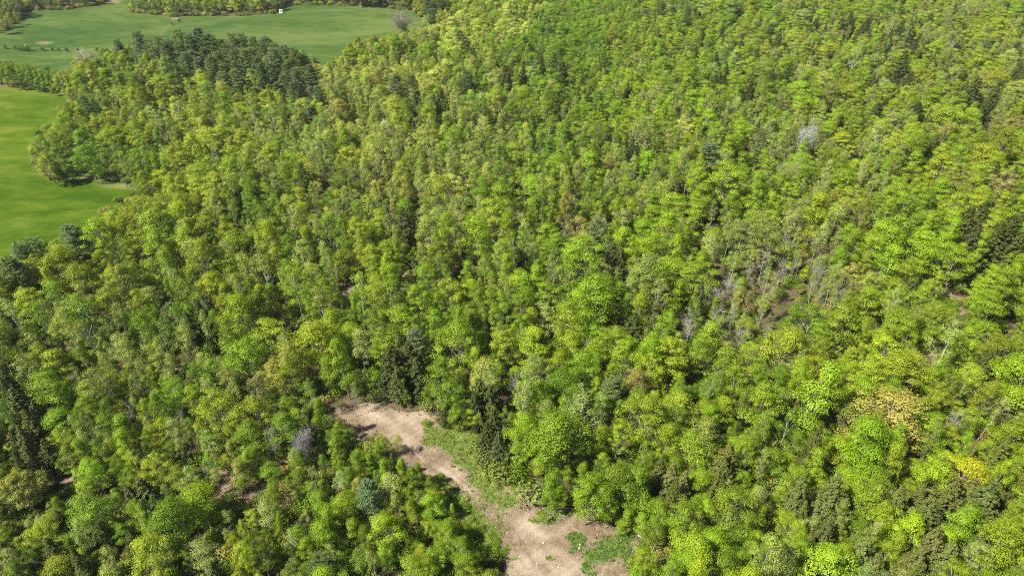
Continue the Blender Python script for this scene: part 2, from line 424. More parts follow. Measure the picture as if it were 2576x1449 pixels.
def forest_floor_mat():
    m, n, l = mat('forest_floor'); out = N(n, 'ShaderNodeOutputMaterial'); p = position(n)
    f1 = noise(n, l, 0.35, 6, 0.65, p); f2 = noise(n, l, 2.2, 5, 0.7, p); f3 = noise(n, l, 0.06, 3, 0.5, p)
    r1 = ramp(n, [(0.3, (0.055, 0.036, 0.024)), (0.55, (0.15, 0.10, 0.068)), (0.75, (0.30, 0.21, 0.145))]); l.new(f2, r1.inputs[0])
    r2 = ramp(n, [(0.40, (0, 0, 0)), (0.58, (1, 1, 1))]); l.new(f1, r2.inputs[0])
    c = mixc(n, l, math_(n, l, 'MULTIPLY', r2.outputs[0], 0.7), r1.outputs[0], (0.06, 0.085, 0.018))
    b = N(n, 'ShaderNodeBsdfDiffuse'); l.new(c, b.inputs[0])
    bu = N(n, 'ShaderNodeBump'); bu.inputs['Strength'].default_value = 0.8; bu.inputs['Distance'].default_value = 0.4
    l.new(f2, bu.inputs['Height']); l.new(bu.outputs[0], b.inputs['Normal']); l.new(b.outputs[0], out.inputs[0])
    return m
def grass_mat(name, a, b_, c_, pale, seed=0.0):
    m, n, l = mat(name); out = N(n, 'ShaderNodeOutputMaterial'); p = position(n)
    mp = N(n, 'ShaderNodeMapping'); l.new(p, mp.inputs[0]); mp.inputs['Rotation'].default_value = (0, 0, 0.35+seed); mp.inputs['Scale'].default_value = (0.6, 1.15, 1)
    big = noise(n, l, 0.018, 4, 0.6, mp.outputs[0], 0.6); mid = noise(n, l, 0.13, 5, 0.65, mp.outputs[0]); fine = noise(n, l, 1.6, 5, 0.75, p); spot = noise(n, l, 0.45, 3, 0.6, p)
    s = math_(n, l, 'ADD', math_(n, l, 'MULTIPLY', big, 0.5), math_(n, l, 'ADD', math_(n, l, 'MULTIPLY', mid, 0.32), math_(n, l, 'MULTIPLY', fine, 0.18)))
    r = ramp(n, [(0.41, a), (0.49, b_), (0.58, c_)]); l.new(s, r.inputs[0])
    e = attr(n, 'edge'); ef = N(n, 'ShaderNodeMapRange'); l.new(e.outputs['Fac'], ef.inputs[0])
    ef.inputs[1].default_value = 0.3; ef.inputs[2].default_value = 2.2; ef.inputs[3].default_value = 0.35; ef.inputs[4].default_value = 0.0
    pf = math_(n, l, 'MULTIPLY', ef.outputs[0], math_(n, l, 'MULTIPLY', spot, 1.6), True)
    pf = math_(n, l, 'MAXIMUM', pf, math_(n, l, 'MULTIPLY', attr(n, 'bare').outputs['Fac'], math_(n, l, 'ADD', spot, 0.35), True))
    c = mixc(n, l, pf, r.outputs[0], pale)
    dk = ramp(n, [(0.66, (0, 0, 0)), (0.74, (1, 1, 1))]); l.new(spot, dk.inputs[0])
    c = mixc(n, l, math_(n, l, 'MULTIPLY', dk.outputs[0], 0.35), c, tuple(v*0.55 for v in a))
    b = N(n, 'ShaderNodeBsdfDiffuse'); l.new(c, b.inputs[0])
    bu = N(n, 'ShaderNodeBump'); bu.inputs['Strength'].default_value = 0.7; bu.inputs['Distance'].default_value = 0.25
    l.new(math_(n, l, 'ADD', fine, mid), bu.inputs['Height']); l.new(bu.outputs[0], b.inputs['Normal']); l.new(b.outputs[0], out.inputs[0])
    return m
def dirt_mat():
    m, n, l = mat('bare_soil'); out = N(n, 'ShaderNodeOutputMaterial'); p = position(n)
    f1 = noise(n, l, 0.22, 5, 0.6, p, 0.5); f2 = noise(n, l, 2.6, 6, 0.75, p); f3 = noise(n, l, 9.0, 3, 0.7, p); f4 = noise(n, l, 0.9, 5, 0.7, p)
    s = math_(n, l, 'ADD', math_(n, l, 'MULTIPLY', f1, 0.34), math_(n, l, 'ADD', math_(n, l, 'MULTIPLY', f2, 0.30), math_(n, l, 'MULTIPLY', math_(n, l, 'ADD', f3, f4), 0.18)))
    r = ramp(n, [(0.38, (0.075, 0.052, 0.032)), (0.46, (0.160, 0.118, 0.074)), (0.53, (0.230, 0.177, 0.116)), (0.62, (0.38, 0.31, 0.22))]); l.new(s, r.inputs[0])
    br = attr(n, 'pale'); c = mixc(n, l, math_(n, l, 'MULTIPLY', br.outputs['Fac'], 0.6), r.outputs[0], (0.48, 0.385, 0.285))
    ru = attr(n, 'rut'); c = mixc(n, l, math_(n, l, 'MULTIPLY', ru.outputs['Fac'], 0.6), c, (0.12, 0.085, 0.055))
    g = attr(n, 'grass')
    gg = math_(n, l, 'ADD', g.outputs['Fac'], math_(n, l, 'MULTIPLY', math_(n, l, 'SUBTRACT', f4, 0.5), 2.4))
    gr = ramp(n, [(0.48, (0, 0, 0)), (0.95, (1, 1, 1))]); l.new(gg, gr.inputs[0])
    gc = ramp(n, [(0.35, (0.04, 0.085, 0.010)), (0.50, (0.085, 0.150, 0.018)), (0.66, (0.19, 0.21, 0.06))]); l.new(f2, gc.inputs[0])
    c = mixc(n, l, math_(n, l, 'MULTIPLY', gr.outputs[0], 0.88), c, gc.outputs[0])
    b = N(n, 'ShaderNodeBsdfDiffuse'); l.new(c, b.inputs[0])
    bu = N(n, 'ShaderNodeBump'); bu.inputs['Strength'].default_value = 0.9; bu.inputs['Distance'].default_value = 0.22
    l.new(math_(n, l, 'ADD', f2, f4), bu.inputs['Height']); l.new(bu.outputs[0], b.inputs['Normal']); l.new(b.outputs[0], out.inputs[0])
    return m

# base terrain, far larger than the view
xs = np.concatenate([np.arange(-3000, -560, 120), np.arange(-560, 560, 2.5), np.arange(560, 3001, 120)])
ys = np.concatenate([np.arange(-1500, 30, 90), np.arange(30, 760, 2.5), np.arange(760, 4000, 120)])
X, Y = np.meshgrid(xs, ys); nx, ny = len(xs), len(ys)
i = (np.arange(ny-1)[:, None]*nx+np.arange(nx-1)[None]).ravel()
gm = mesh_np('ground', np.stack([X.ravel(), Y.ravel(), hz(X.ravel(), Y.ravel())], 1), np.stack([i, i+1, i+nx+1, i+nx], 1), [forest_floor_mat()], smooth=True)
go = bpy.data.objects.new('ground', gm); col.objects.link(go); go['kind'] = 'structure'; go['label'] = 'brown leaf-littered forest floor'

def poly_px(pts): return [unproject(*p) for p in pts]
def blob(x, y, px, py, rx, ry, soft=0.35):
    """soft ellipse given in picture units, evaluated on the ground"""
    X0, Y0, _ = project(x, y, hz(x, y))
    d = np.sqrt(((X0-px)/rx)**2+((Y0-py)/ry)**2)
    return np.clip((1-d)/soft+0.5, 0, 1)
TRACK = poly_px([(1000, 1120), (1068, 1158), (1125, 1190), (1180, 1235), (1240, 1290), (1290, 1345), (1330, 1420)])
def clear_attrs(x, y):
    gr = np.zeros(len(x)); pa = np.zeros(len(x)); ru = np.zeros(len(x))
    for b in [(1075, 1066, 16, 10), (1085, 1085, 22, 14), (1100, 1110, 40, 16), (1150, 1120, 50, 26), (1175, 1150, 40, 34), (1205, 1195, 32, 34), (1240, 1232, 30, 34), (1275, 1262, 30, 18), (1225, 1255, 22, 18), (1165, 1265, 44, 40), (1215, 1300, 56, 38), (1130, 1225, 26, 22), (1255, 1330, 25, 22),
              (1545, 1378, 50, 30), (1505, 1396, 34, 22), (1575, 1350, 30, 16), (1450, 1352, 26, 14), (1455, 1370, 16, 16), (1435, 1385, 8, 7), (1475, 1430, 16, 16), (1490, 1440, 12, 10), (1400, 1290, 60, 12), (1290, 1376, 26, 9), (1300, 1405, 18, 7), (1370, 1310, 40, 9), (1195, 1220, 30, 20), (1140, 1098, 60, 18), (1440, 1281, 30, 7), (1385, 1405, 14, 6), (1480, 1405, 12, 14)]:
        gr = np.maximum(gr, blob(x, y, *b, 0.6)*0.95)
    for b in [(1350, 1420, 70, 40), (1030, 1075, 50, 40), (1340, 1330, 40, 30), (1120, 1180, 30, 16), (980, 1050, 60, 18), (1400, 1440, 80, 30), (1180, 1225, 18, 14), (1060, 1050, 24, 16), (1360, 1345, 20, 16), (1350, 1435, 40, 16), (1150, 1200, 20, 12), (930, 1040, 30, 10)]:
        pa = np.maximum(pa, blob(x, y, *b, 1.2))
    pa *= np.clip(0.65+0.5*wob(x, y, 1.7, .4), 0, 1.2)
    d = edge_dist(TRACK, x, y, False)
    ru = np.clip(1-np.abs(d-1.0)/0.35, 0, 1)*0.95
    gr = np.where(d < 1.6, gr*0.45, gr)
    gr += 0.10
    return dict(grass=gr, pale=np.clip(pa, 0, 1), rut=ru)
sheet('clearing', CLEAR, 0.35, 0.06, dirt_mat(), clear_attrs, 0.9, 'bare tan soil clearing with a dirt track and green grass patches')
MT = poly_px([(105, 405), (92, 424), (96, 436), (122, 448), (200, 452), (283, 466), (380, 474), (470, 476)])
def meadow_attrs(x, y):
    b = np.zeros(len(x))
    for q in [(250, 442, 60, 10), (360, 468, 90, 8), (215, 228, 30, 8)]: b = np.maximum(b, blob(x, y, *q, 1.0)*0.9)
    d = edge_dist(MT, x, y, False); b = np.maximum(b, np.clip(1-np.abs(d-1.1)/0.5, 0, 1)*0.5)
    return dict(bare=b)
sheet('meadow', MEADOW, 0.9, 0.05, grass_mat('meadow_grass', (0.036, 0.074, 0.005), (0.062, 0.108, 0.007), (0.112, 0.142, 0.018), (0.20, 0.19, 0.08)), meadow_attrs, 0.6, 'bright green hay meadow')
PT = poly_px([(-40, 118), (0, 119), (100, 122), (200, 125), (330, 128)])
PT2 = poly_px([(440, 47), (410, 80), (395, 95), (420, 105)])
def pasture_attrs(x, y):
    b = np.zeros(len(x))
    for q in [(112, 109, 20, 4), (440, 47, 10, 4), (285, 5, 20, 6)]: b = np.maximum(b, blob(x, y, *q, 0.8))
    d = edge_dist(PT, x, y, False); b = np.maximum(b, np.clip(1-d/1.4, 0, 1)*0.6)
    d = edge_dist(PT2, x, y, False); b = np.maximum(b, np.clip(1-d/3, 0, 1)*0.35)
    return dict(bare=b)
sheet('pasture', PASTURE, 1.6, 0.10, grass_mat('pasture_grass', (0.038, 0.078, 0.018), (0.060, 0.102, 0.022), (0.098, 0.134, 0.036), (0.18, 0.165, 0.09), 0.5), pasture_attrs, 0.8, 'large blue-green pasture')
def trail_attrs(x, y): return dict(grass=np.full(len(x), 0.22), pale=np.zeros(len(x)), rut=np.zeros(len(x)))
DM = bpy.data.materials['bare_soil']
for (px, py, rx, ry) in OPEN:
    if px > 1700 and not 2300 < px: continue
    if px > 2300: rx *= .7; ry *= .8
    if 1780 < px < 2100 and 600 < py < 900: continue
    a = np.linspace(0, 2*pi, 18)[:-1]
    pl = [unproject(px+cos(t)*rx*1.15*(1+.15*sin(3*t+px)), py+sin(t)*ry*1.25) for t in a]
    o = sheet('soil_patch', pl, 0.5, 0.05, DM, trail_attrs, 0.8, 'tan bare soil opening between trees')

# ------------------------------------------------------------------ the trees: where each stands and what it is
TINT = {'B': (0.225, 0.330, 0.008), 'G': (0.145, 0.245, 0.006), 'L': (0.40, 0.44, 0.07), 'O': (0.275, 0.330, 0.015), 'S': (0.275, 0.33, 0.065),
        'A': (0.40, 0.345, 0.055), 'T': (0.30, 0.275, 0.06), 'K': (0.075, 0.095, 0.016), 'P': (0.135, 0.185, 0.055), 'D': (0.3, 0.28, 0.25), 'W': (0.74, 0.67, 0.58), 'V': (0.115, 0.24, 0.005), 'Y': (0.36, 0.36, 0.012)}
WORD = {'A': 'amber-gold', 'B': 'bright yellow-green', 'G': 'mid green', 'L': 'pale yellow-green', 'O': 'golden green', 'S': 'grey-green', 'T': 'tan-brown', 'K': 'dark olive', 'P': 'dark blue-green',
        'D': 'pale grey', 'W': 'whitish', 'V': 'vivid green', 'Y': 'yellow'}
ZONES = [  # picture x, y, shares of the tree colours there
 (150,250,'O3G3S2L2'),(250,330,'O4G3S1'),(300,400,'G6O1'),(500,330,'O3S3L2'),(700,300,'S4L2G2O1'),(900,200,'S4T2L3'),(1000,130,'L4O2G2'),(1150,60,'L7O1'),(1300,50,'G3L3O1'),
 (1430,95,'G9'),(1350,140,'G4B1'),(1600,100,'B3G2O2S1'),(1800,150,'B4G2S1K1'),(2100,60,'B2S2O1K2T1'),(2400,60,'S3O2K2T1B1'),(2400,250,'B3O2S2K2T1'),(1600,250,'B4G2S1K1'),
 (1200,280,'S2G2L2B1'),(1100,450,'S4L2G1T1'),(1000,420,'L3O1S3'),(500,450,'O7'),(380,560,'O5G2'),(600,600,'G3O2S1'),(700,500,'G3O1S1'),(150,680,'O8'),(250,800,'G3S3'),(100,900,'S3G3O1'),
 (450,950,'O2G3S3'),(700,900,'O2S2G2T1'),(900,700,'B2G2O2S2'),(850,800,'G3B2S1'),(1000,980,'G4B2'),(1300,450,'G3B2S2'),(1400,550,'S2T1B2G1'),(1350,650,'B3G2S1'),(1500,800,'B4G2'),
 (1700,650,'B3S2T1'),(1900,750,'S3T1B2D1'),(2100,700,'O1B3S1T1'),(2400,700,'B6'),(2100,450,'B3S2O1T1'),(1900,480,'S3B3'),(2450,450,'O2B3T1'),(2200,950,'O3B3'),(2400,1050,'B3O2S2'),
 (1900,1100,'B4G2'),(1650,1000,'G3B2O1'),(1550,1200,'G4B2'),(1750,1150,'B3S2K1'),(2000,1250,'S2B4K1'),(2350,1200,'B5K1'),(2450,1350,'B4K2'),(2100,1400,'B3S2K1'),(1750,1400,'B4G2'),
 (1350,850,'O1B3S1'),(1400,1050,'S2B2G1'),(700,1100,'O1G3S2'),(300,1100,'G2S2O1B1'),(100,1150,'G3K2S1T1'),(60,1000,'G3K2S1'),(250,1300,'S3G2O1K1T1'),(420,1150,'S2O2G1T1'),(600,1350,'O3S3G1'),(850,1300,'B3G2'),(1100,1350,'B3G2O1'),(700,1250,'S2G2'),
 (150,390,'G7O1'),(210,330,'G5O2'),(120,330,'G4O2'),(1400,85,'G9'),(1480,90,'G9'),(1440,125,'G9'),(300,430,'G8'),(0,40,'T5G3'),(150,10,'G3S1'),(520,15,'G2S3O1'),(900,8,'S3O2'),(1080,20,'G2O2P1'),(50,190,'G4S1'),(120,200,'G3S2')]
CATS = 'BGLOSTKPD'
def parse(s):
    w = np.zeros(len(CATS)); 
    for i in range(0, len(s), 2): w[CATS.index(s[i])] += int(s[i+1])*(0.5 if s[i] == 'T' else 1)
    return w/w.sum()
ZP = np.array([(z[0], z[1]) for z in ZONES], float); ZW = np.array([parse(z[2]) for z in ZONES])
def zone(px, py):
    d = np.hypot((ZP[:, 0]-px), (ZP[:, 1]-py)*1.4)+12
    w = d**-3.5; w /= w.sum()
    return w@ZW

trees = []   # dict(x,y,k kind,c colour,s height,rs width factor,px,py,mark)
def put(px, py, k, c, H, w=1.0, frac=0.68, mark=True):
    x, y = unproject(px, py, H*frac)
    trees.append(dict(x=x, y=y, k=k, c=c, H=H, w=w, mark=mark))
    return trees[-1]
# trees the eye can pick out one by one
LM = [
 # the pine stand and scattered conifers
 *[(x, y, 'pine', 'P', h, 1.0) for x, y, h in [(300,128,20),(352,118,25),(375,122,26),(398,112,27),(430,118,25),(452,110,28),(478,116,27),(505,108,28),(528,112,27),(555,116,26),(585,114,28),(610,112,27),(640,118,27),(668,120,27),(690,138,25),(716,148,24),(742,158,24),(766,160,22),
   (360,142,22),(392,140,24),(424,142,25),(456,138,26),(486,142,26),(516,140,26),(546,144,26),(576,142,26),(606,144,26),(636,146,26),(664,152,25),(694,166,24),(724,178,24),(756,186,23),(784,196,22),
   (470,162,22),(500,166,23),(532,170,24),(562,172,24),(592,170,24),(622,172,24),(652,178,24),(684,192,23),(716,206,23),(748,216,22),(780,226,22),(560,196,20),(596,200,20),(660,206,20),(700,226,20),(740,240,20),(800,240,19),
   (203,146,15),(310,140,16),(250,165,12),(1376,56,21),(1380,80,18),(1408,82,15),(1028,105,20),(1097,108,18),(1156,104,21),(996,224,22),(1034,215,24),(1176,200,24),(1664,30,22),(1690,34,20),(1728,42,20),(1620,34,18),(1952,38,22),(1942,64,20),(1783,398,23),(1914,362,21),
   (180,590,20),(92,636,19),(22,668,24),(60,655,18),(1500,575,18),(925,1240,14),(808,1412,13),(1045,855,16),(1540,965,17),(1900,70,15),(2530,20,20),(2560,120,18),(2480,120,16),(640,300,16),(548,405,15),(760,455,14),(215,262,16),(1860,25,18),
   (520,770,14),(430,790,14),(780,285,18)]],
 *[(x, y, 'hemlock', 'K', h, w) for x, y, h, w in [(1360,160,19,1),(1392,158,20,1.1),(1412,172,18,1),(1315,188,19,1.1),(1268,186,17,1),(1290,172,17,1),(1250,176,16,1),(1403,232,16,.8),(1275,210,15,1),(1108,250,19,1.1),(1128,262,17,1),(1090,258,17,1),(1046,262,17,1),(1058,274,15,1),(1041,328,15,1),
   (788,290,16,1),(2073,84,17,1.1),(2270,162,24,1.15),(2302,118,20,1),(2289,76,19,1),(2236,106,16,1),(2286,206,19,1),(2449,226,22,1.2),(2502,236,20,1.1),(2425,232,18,1),(2116,62,16,1),(2166,78,18,1),(2180,66,16,1),(1934,112,18,.9),(1944,128,17,.9),(1961,150,16,1),(2076,366,17,1),(1905,330,15,.8),
   (2560,180,20,1),(2570,205,18,1),(2330,120,17,1),(2140,44,15,1),(2045,35,15,1),(2020,20,15,1),(2400,28,16,1),(2520,60,15,1),(2060,125,13,1),(1850,140,14,.8),(1790,160,12,.8),(1820,190,13,.8),(1750,130,13,.8),(1700,205,13,.8),(1650,190,13,.8),(1600,165,12,.8),(1550,215,14,.8),
   (2430,560,20,1.4),(2470,540,18,1.2),(2535,590,22,1.4),(2500,610,19,1.2),(2555,630,19,1.2),(2450,600,18,1.2),(2570,560,17,1),(2250,565,15,1.1),(2280,585,14,1),(2230,590,13,1),(2500,445,17,.8),(2545,450,17,.9),(2520,465,15,.8),(1015,565,19,1.2),(1030,550,16,1),
   (1588,375,18,.9),(1600,395,15,.9),(1440,560,14,1),(1540,640,15,1.2),(1560,650,14,1),(1330,560,13,1),(1640,680,12,1),
   (985,905,15,1.3),(1030,895,15,1.3),(1050,930,13,1.2),(1000,950,12,1),(1205,985,13,1.25),(1235,1000,13,1.2),(1195,1015,12,1.1),(1240,1065,12,1.2),(1225,1085,10,1.1),(1255,1112,11,1),(988,1160,9,.9),(1120,1010,12,.8),
   (1830,1150,13,1.2),(1690,1195,14,1),(1720,1215,13,1),(1660,1180,12,1),(1815,1175,12,1.1),(2255,1262,15,1.2),(2329,1290,15,1.4),(2310,1250,12,1),(2476,1250,16,1.5),(2440,1235,13,1),(2343,1365,15,1.3),(2169,1385,14,1.2),(2380,1400,13,1.2),(2300,1420,13,1.2),(2080,1330,11,1),(2200,1420,12,1.1),(2520,1130,12,1),(1870,1010,10,1),
   (45,1010,14,1.3),(75,1060,13,1.2),(20,960,13,1.1),(60,1100,12,1.1),(95,1040,12,1),(120,1130,11,1),(360,1230,12,1.4),(395,1270,12,1.3),(330,1250,11,1.2),(505,790,15,1.2),(475,815,14,1),(640,640,13,1),(620,400,13,1),(560,270,13,.9),(820,560,13,1),(450,380,12,.9),
   (2300,720,12,.9),(2260,800,12,.9),(2110,810,12,1),(2130,790,11,1),(2280,780,11,1),(1680,95,14,.9),(1560,110,13,.9),(130,1380,11,1.1),(540,1440,11,1)]],
 # big golden oaks
 *[(x, y, 'oak', 'O', h, w) for x, y, h, w in [(1970,870,17,1.05),(1690,890,17,1.15),(1640,930,15,.9),(540,1020,15,1.1),(640,1035,14,.9),(480,1005,13,.8),(150,675,18,1.3),(90,690,16,1),(215,700,16,1),(255,590,18,1.15),(320,575,16,1),(395,565,18,1.2),(455,545,17,1.1),(540,470,18,1.2),(500,480,16,1),(345,528,16,1.1),(395,522,17,1.15),(445,520,16,1),
   (300,345,17,1.1),(345,330,16,1.1),(270,360,16,1),(510,355,18,1.2),(560,345,17,1.15),(610,360,16,1.1),(480,370,15,1),(650,380,16,1),(450,340,15,1),(300,295,15,1),(240,330,15,1),(120,410,15,.9),(160,650,16,1),
   (2240,930,16,1.2),(2180,945,15,1.1),(2290,920,15,1),(1880,910,14,.9),(1170,205,15,1),(1120,195,15,1),(1190,185,14,1),(900,115,16,1),(940,108,16,1),(985,100,16,1),(880,140,16,1),(640,212,15,.95),(880,130,15,1),(1000,45,14,.1),
   (1550,95,14,1),(1620,60,14,1),(1710,100,14,1),(1780,90,13,1),(2150,500,15,1.2),(2230,495,15,1.2),(2290,330,15,1.2),(1690,555,14,1),(1100,640,15,1),(860,655,14,1.1),(950,720,14,1.1),(1010,430,14,1),(1270,870,15,1),(2060,880,14,1),(2520,880,14,1.1),(100,905,13,1),(270,960,13,1),(220,990,12,1)] if w > .2],
 *[(x, y, 'oak', 'A' if h == 19 else 'T', h, w) for x, y, h, w in [(2250,1035,19,1.42),(2215,1080,15,.9),(720,905,16,.95),(705,940,13,.8),(1600,960,14,.8),(2440,140,13,.8),(1420,15,14,1),(600,720,13,1),(580,740,12,.9),(1535,420,13,.9),(1490,425,12,.8),(2115,400,13,.8),(2125,415,12,.7),(2140,690,13,.9),(2530,320,15,1.1),(2190,715,13,1),(860,270,13,.8),(480,370,12,.8),(820,340,13,.9),
   (2320,20,14,1),(2380,10,13,.9),(2010,8,13,1),(2480,60,12,.9),(2560,310,13,1),(960,470,12,.8),(1190,470,12,.8),(1360,470,12,.8),(60,1230,12,1.2),(1830,890,12,.8),(780,690,12,.8)]],
 # greens with a strong outline
 (1130,992,'maple','V',14,.95),(1105,950,'maple','G',15,.95),(1150,1040,'maple','B',10,.9),(2040,815,'maple','V',16,1.05),(2070,850,'maple','G',14,.9),(2000,800,'maple','G',14,.9),(1410,965,'maple','V',15,1.15),(1370,990,'maple','G',14,1),(1440,1000,'maple','G',14,1),
 (1560,1215,'maple','G',15,1.05),(1610,1225,'maple','G',15,1.0),(1480,1245,'maple','G',14,1),(1530,1270,'maple','G',11,.9),(1620,1310,'maple','B',7,1.2),(1570,1300,'maple','B',7,1.3),(1660,1340,'maple','B',7,1.1),(1400,1210,'maple','G',14,.9),(1395,1240,'maple','G',11,.7),
 (1628,1404,'maple','B',12,.85),(1740,1390,'maple','B',14,1.15),(1720,1420,'maple','B',12,1),(1065,1190,'maple','G',9,.8),(1035,1200,'maple','G',8,.8),(1090,1215,'maple','G',8,.8),(875,1090,'aspen','G',8,1.3),(850,1120,'maple','G',9,.9),(895,1160,'maple','G',9,.9),
 (950,1110,'aspen','S',7,1.2),(1000,1110,'aspen','S',7,1.2),(945,1140,'aspen','G',6,1.2),(1420,90,'maple','V',15,1.3),(1390,105,'maple','V',15,1.3),(1450,70,'maple','V',15,1.3),(1480,90,'maple','V',14,1.2),(1440,110,'maple','V',14,1.2),(1350,130,'maple','V',13,1.2),
 (765,142,'maple','G',14,1),(840,165,'maple','G',9,.9),(440,200,'maple','O',13,.9),(175,285,'maple','G',15,.85),(160,330,'maple','G',13,.9),(220,395,'maple','V',17,1.1),(300,410,'aspen','G',16,1.3),(340,405,'aspen','G',17,1.3),(380,410,'aspen','G',17,1.4),(420,400,'maple','G',16,1),(260,390,'aspen','G',14,1.2),
 (150,390,'maple','G',14,1),(190,420,'maple','B',9,.9),(530,930,'aspen','V',14,1.3),(500,950,'aspen','V',13,1.3),(1600,300,'maple','B',15,1.1),(1640,325,'maple','G',14,1.1),(1560,340,'maple','B',13,.9),(1690,440,'maple','B',14,.9),(2480,720,'maple','B',15,1.2),(2530,740,'maple','B',15,1.2),(2390,600,'maple','B',15,1.1),
 (2440,880,'maple','B',14,1),(2350,1000,'maple','O',13,.9),(2200,1240,'maple','B',15,1.2),(2160,1200,'maple','B',14,1.1),(2400,1180,'maple','Y',15,1.3),(2280,1330,'maple','B',14,1.1),(1380,740,'maple','B',15,1.1),(1310,715,'maple','B',15,1.1),(1350,700,'maple','B',14,1.1),(240,1190,'maple','B',12,1.0),(860,1260,'maple','B',11,1),
 (830,1300,'maple','B',11,1.1),(820,1340,'maple','B',11,1.1),(1120,1345,'maple','B',10,1.0),(1150,1385,'maple','G',9,1),(1030,1410,'maple','G',9,1.1),(1100,1400,'maple','B',9,1),(520,560,'maple','O',15,1),(560,590,'maple','O',14,1),(1150,330,'aspen','B',14,1.2),
 (1250,1182,'shrub','S',4.2,1.3),(1340,1236,'shrub','S',4.6,1.35),(1218,1150,'shrub','S',4,1.2),(1300,1195,'shrub','G',4,1.1),(1205,1120,'shrub','S',3.5,1.2),(990,1185,'shrub','S',4,1.3),
 # blossom, bare and silver trees
 (2023,368,'blossom','W',15,.42),(1980,455,'blossom','S',13,.7),(1995,430,'aspen','S',13,1.2),(765,1125,'blossom','D',8,.55),(213,165,'blossom','W',13,.6),(236,155,'blossom','D',9,.6),(1504,575,'dead','D',14,.9),(1349,168,'dead','D',14,1),(1922,655,'dead','D',14,.9),(1965,680,'dead','D',13,.9),
 (1745,110,'dead','D',10,.7),(610,1060,'dead','D',10,.7),(690,1050,'dead','D',10,.8),(715,1060,'dead','D',9,.7),(195,960,'dead','D',11,.8),(2165,1075,'birch','B',13,.9),(2395,1060,'dead','D',13,.7),(1830,600,'birch','S',15,.8),(1930,830,'dead','D',8,.8),(1470,880,'dead','D',11,.7),(1300,975,'dead','D',14,.7),(975,320,'aspen','W',13,1.0),
 (1590,185,'dead','D',9,.7),(1420,600,'dead','D',10,.7),(2060,700,'dead','D',12,.8),(2000,660,'dead','D',12,.6),(1890,690,'dead','D',13,.6),(640,1000,'dead','D',9,.7),(680,700,'dead','D',8,.8),(850,600,'dead','D',8,.7),(1090,100,'blossom','S',9,.8),(2400,1000,'dead','D',9,.7),(580,1345,'dead','D',6,1.0),(760,1330,'dead','D',5,.9),(1520,1020,'birch','S',14,.9),
 (1010,58,'blossom','D',12,1.2),(997,44,'maple','S',10,.8),(2,60,'oak','T',11,.9),(18,45,'oak','T',11,.9),(44,40,'oak','T',10,.7),(28,60,'oak','T',8,.6),
 (112,425,'maple','O',7,1.5),(128,430,'maple','O',6,1.5),(150,425,'maple','G',9,1.2),(205,425,'maple','B',6,1.5),(175,428,'maple','G',8,1.3),(280,438,'shrub','S',4,1.4),(262,436,'shrub','S',3.5,1.5),(330,440,'maple','G',5,1.3),(355,446,'shrub','G',3,1.3),(385,440,'maple','G',6,1.1),(410,442,'maple','G',6,1.1),
 # the hedge row between the two fields
 *[(x, y, 'maple', c, h, w) for x, y, c, h, w in [(8,176,'G',15,.9),(28,182,'G',14,.9),(44,190,'S',12,.8),(58,184,'G',14,.9),(74,195,'G',12,.8),(92,196,'G',12,.9),(110,200,'G',11,.9),(126,204,'G',12,.9),(140,208,'S',11,.8),(150,198,'L',10,.8),(168,208,'L',12,.9),(186,206,'O',12,.9),(200,225,'O',12,.8),(-14,178,'G',14,.9)]],
]
gl_ = np.random.default_rng(4)
for q in range(26): LM.append((gl_.uniform(1350, 1520), gl_.uniform(62, 135), 'maple', 'V', gl_.uniform(13, 15), gl_.uniform(1, 1.3)))
for q in range(34): LM.append((gl_.uniform(1840, 2120), gl_.uniform(600, 800), 'birch' if q % 6 else 'dead', 'S' if q % 2 else 'T', gl_.uniform(11, 15), gl_.uniform(.5, .8)))
for q in range(22): LM.append((gl_.uniform(100, 900), gl_.uniform(880, 1130), 'birch' if q % 4 else 'dead', 'S', gl_.uniform(8, 12), gl_.uniform(.5, .8)))
for e in LM: put(*e)
for px, py, h, w in [(50,222*.2665*2.08,0,0)]: pass
for (px, py, h) in [(13,119,3.2),(38,121,3),(50,122,4),(60,123,4),(70,124,4),(107,125,3),(132,126,2.2),(147,126,2.2),(168,127,2.8),(196,127,2),(243,126,3.2),(258,128,2.5),(270,129,2.5),(451,53,2.5),(432,61,2),(5,72,5),(18,66,5),(-2,78,4)]:
    put(px, py, 'shrub', 'K' if h < 3 else 'G', h, 0.75, 0.4)
nmark = len(trees)
MX = np.array([t['x'] for t in trees]); MY = np.array([t['y'] for t in trees]); MR = np.array([PROTO[t['k']][0]['R']*t['H']/PROTO[t['k']][0]['H']*t['w'] for t in trees])

KIND_OF = {'B': (('maple', 1.0),), 'G': (('maple', 0.62), ('birch', 0.16), ('aspen', 0.22)), 'L': (('aspen', 0.75), ('oak', 0.25)), 'O': (('oak', 0.62), ('maple', .38)), 'S': (('aspen', 0.62), ('birch', 0.3), ('oak', .08)),
           'T': (('oak', 0.45), ('aspen', .55)), 'K': (('hemlock', 1.0),), 'P': (('pine', 1.0),), 'D': (('dead', 1.0),)}
def pick(g, c):
    r = g.random(); s = 0
    for k, p in KIND_OF[c]:
        s += p
        if r <= s: return k
    return KIND_OF[c][0][0]
SP_ = 3.9
g = np.random.default_rng(3)
cand = []
yy = 52.0; row = 0
while yy < 800:
    half = 0.80*(yy*CP+75)+34
    xx = -half+(row % 2)*SP_/2
    while xx < half:
        cand.append((xx+g.uniform(-.42, .42)*SP_, yy+g.uniform(-.42, .42)*SP_)); xx += SP_
    yy += SP_*0.87; row += 1
cand = np.array(cand); g.shuffle(cand)
acc = {}
Z = hz(cand[:, 0], cand[:, 1])
in_p = sdist(MEADOW, *cand.T) > 1.0; in_s = sdist(PASTURE, *cand.T) > 1.5
in_c = sdist(CLEAR, *cand.T) > -0.3
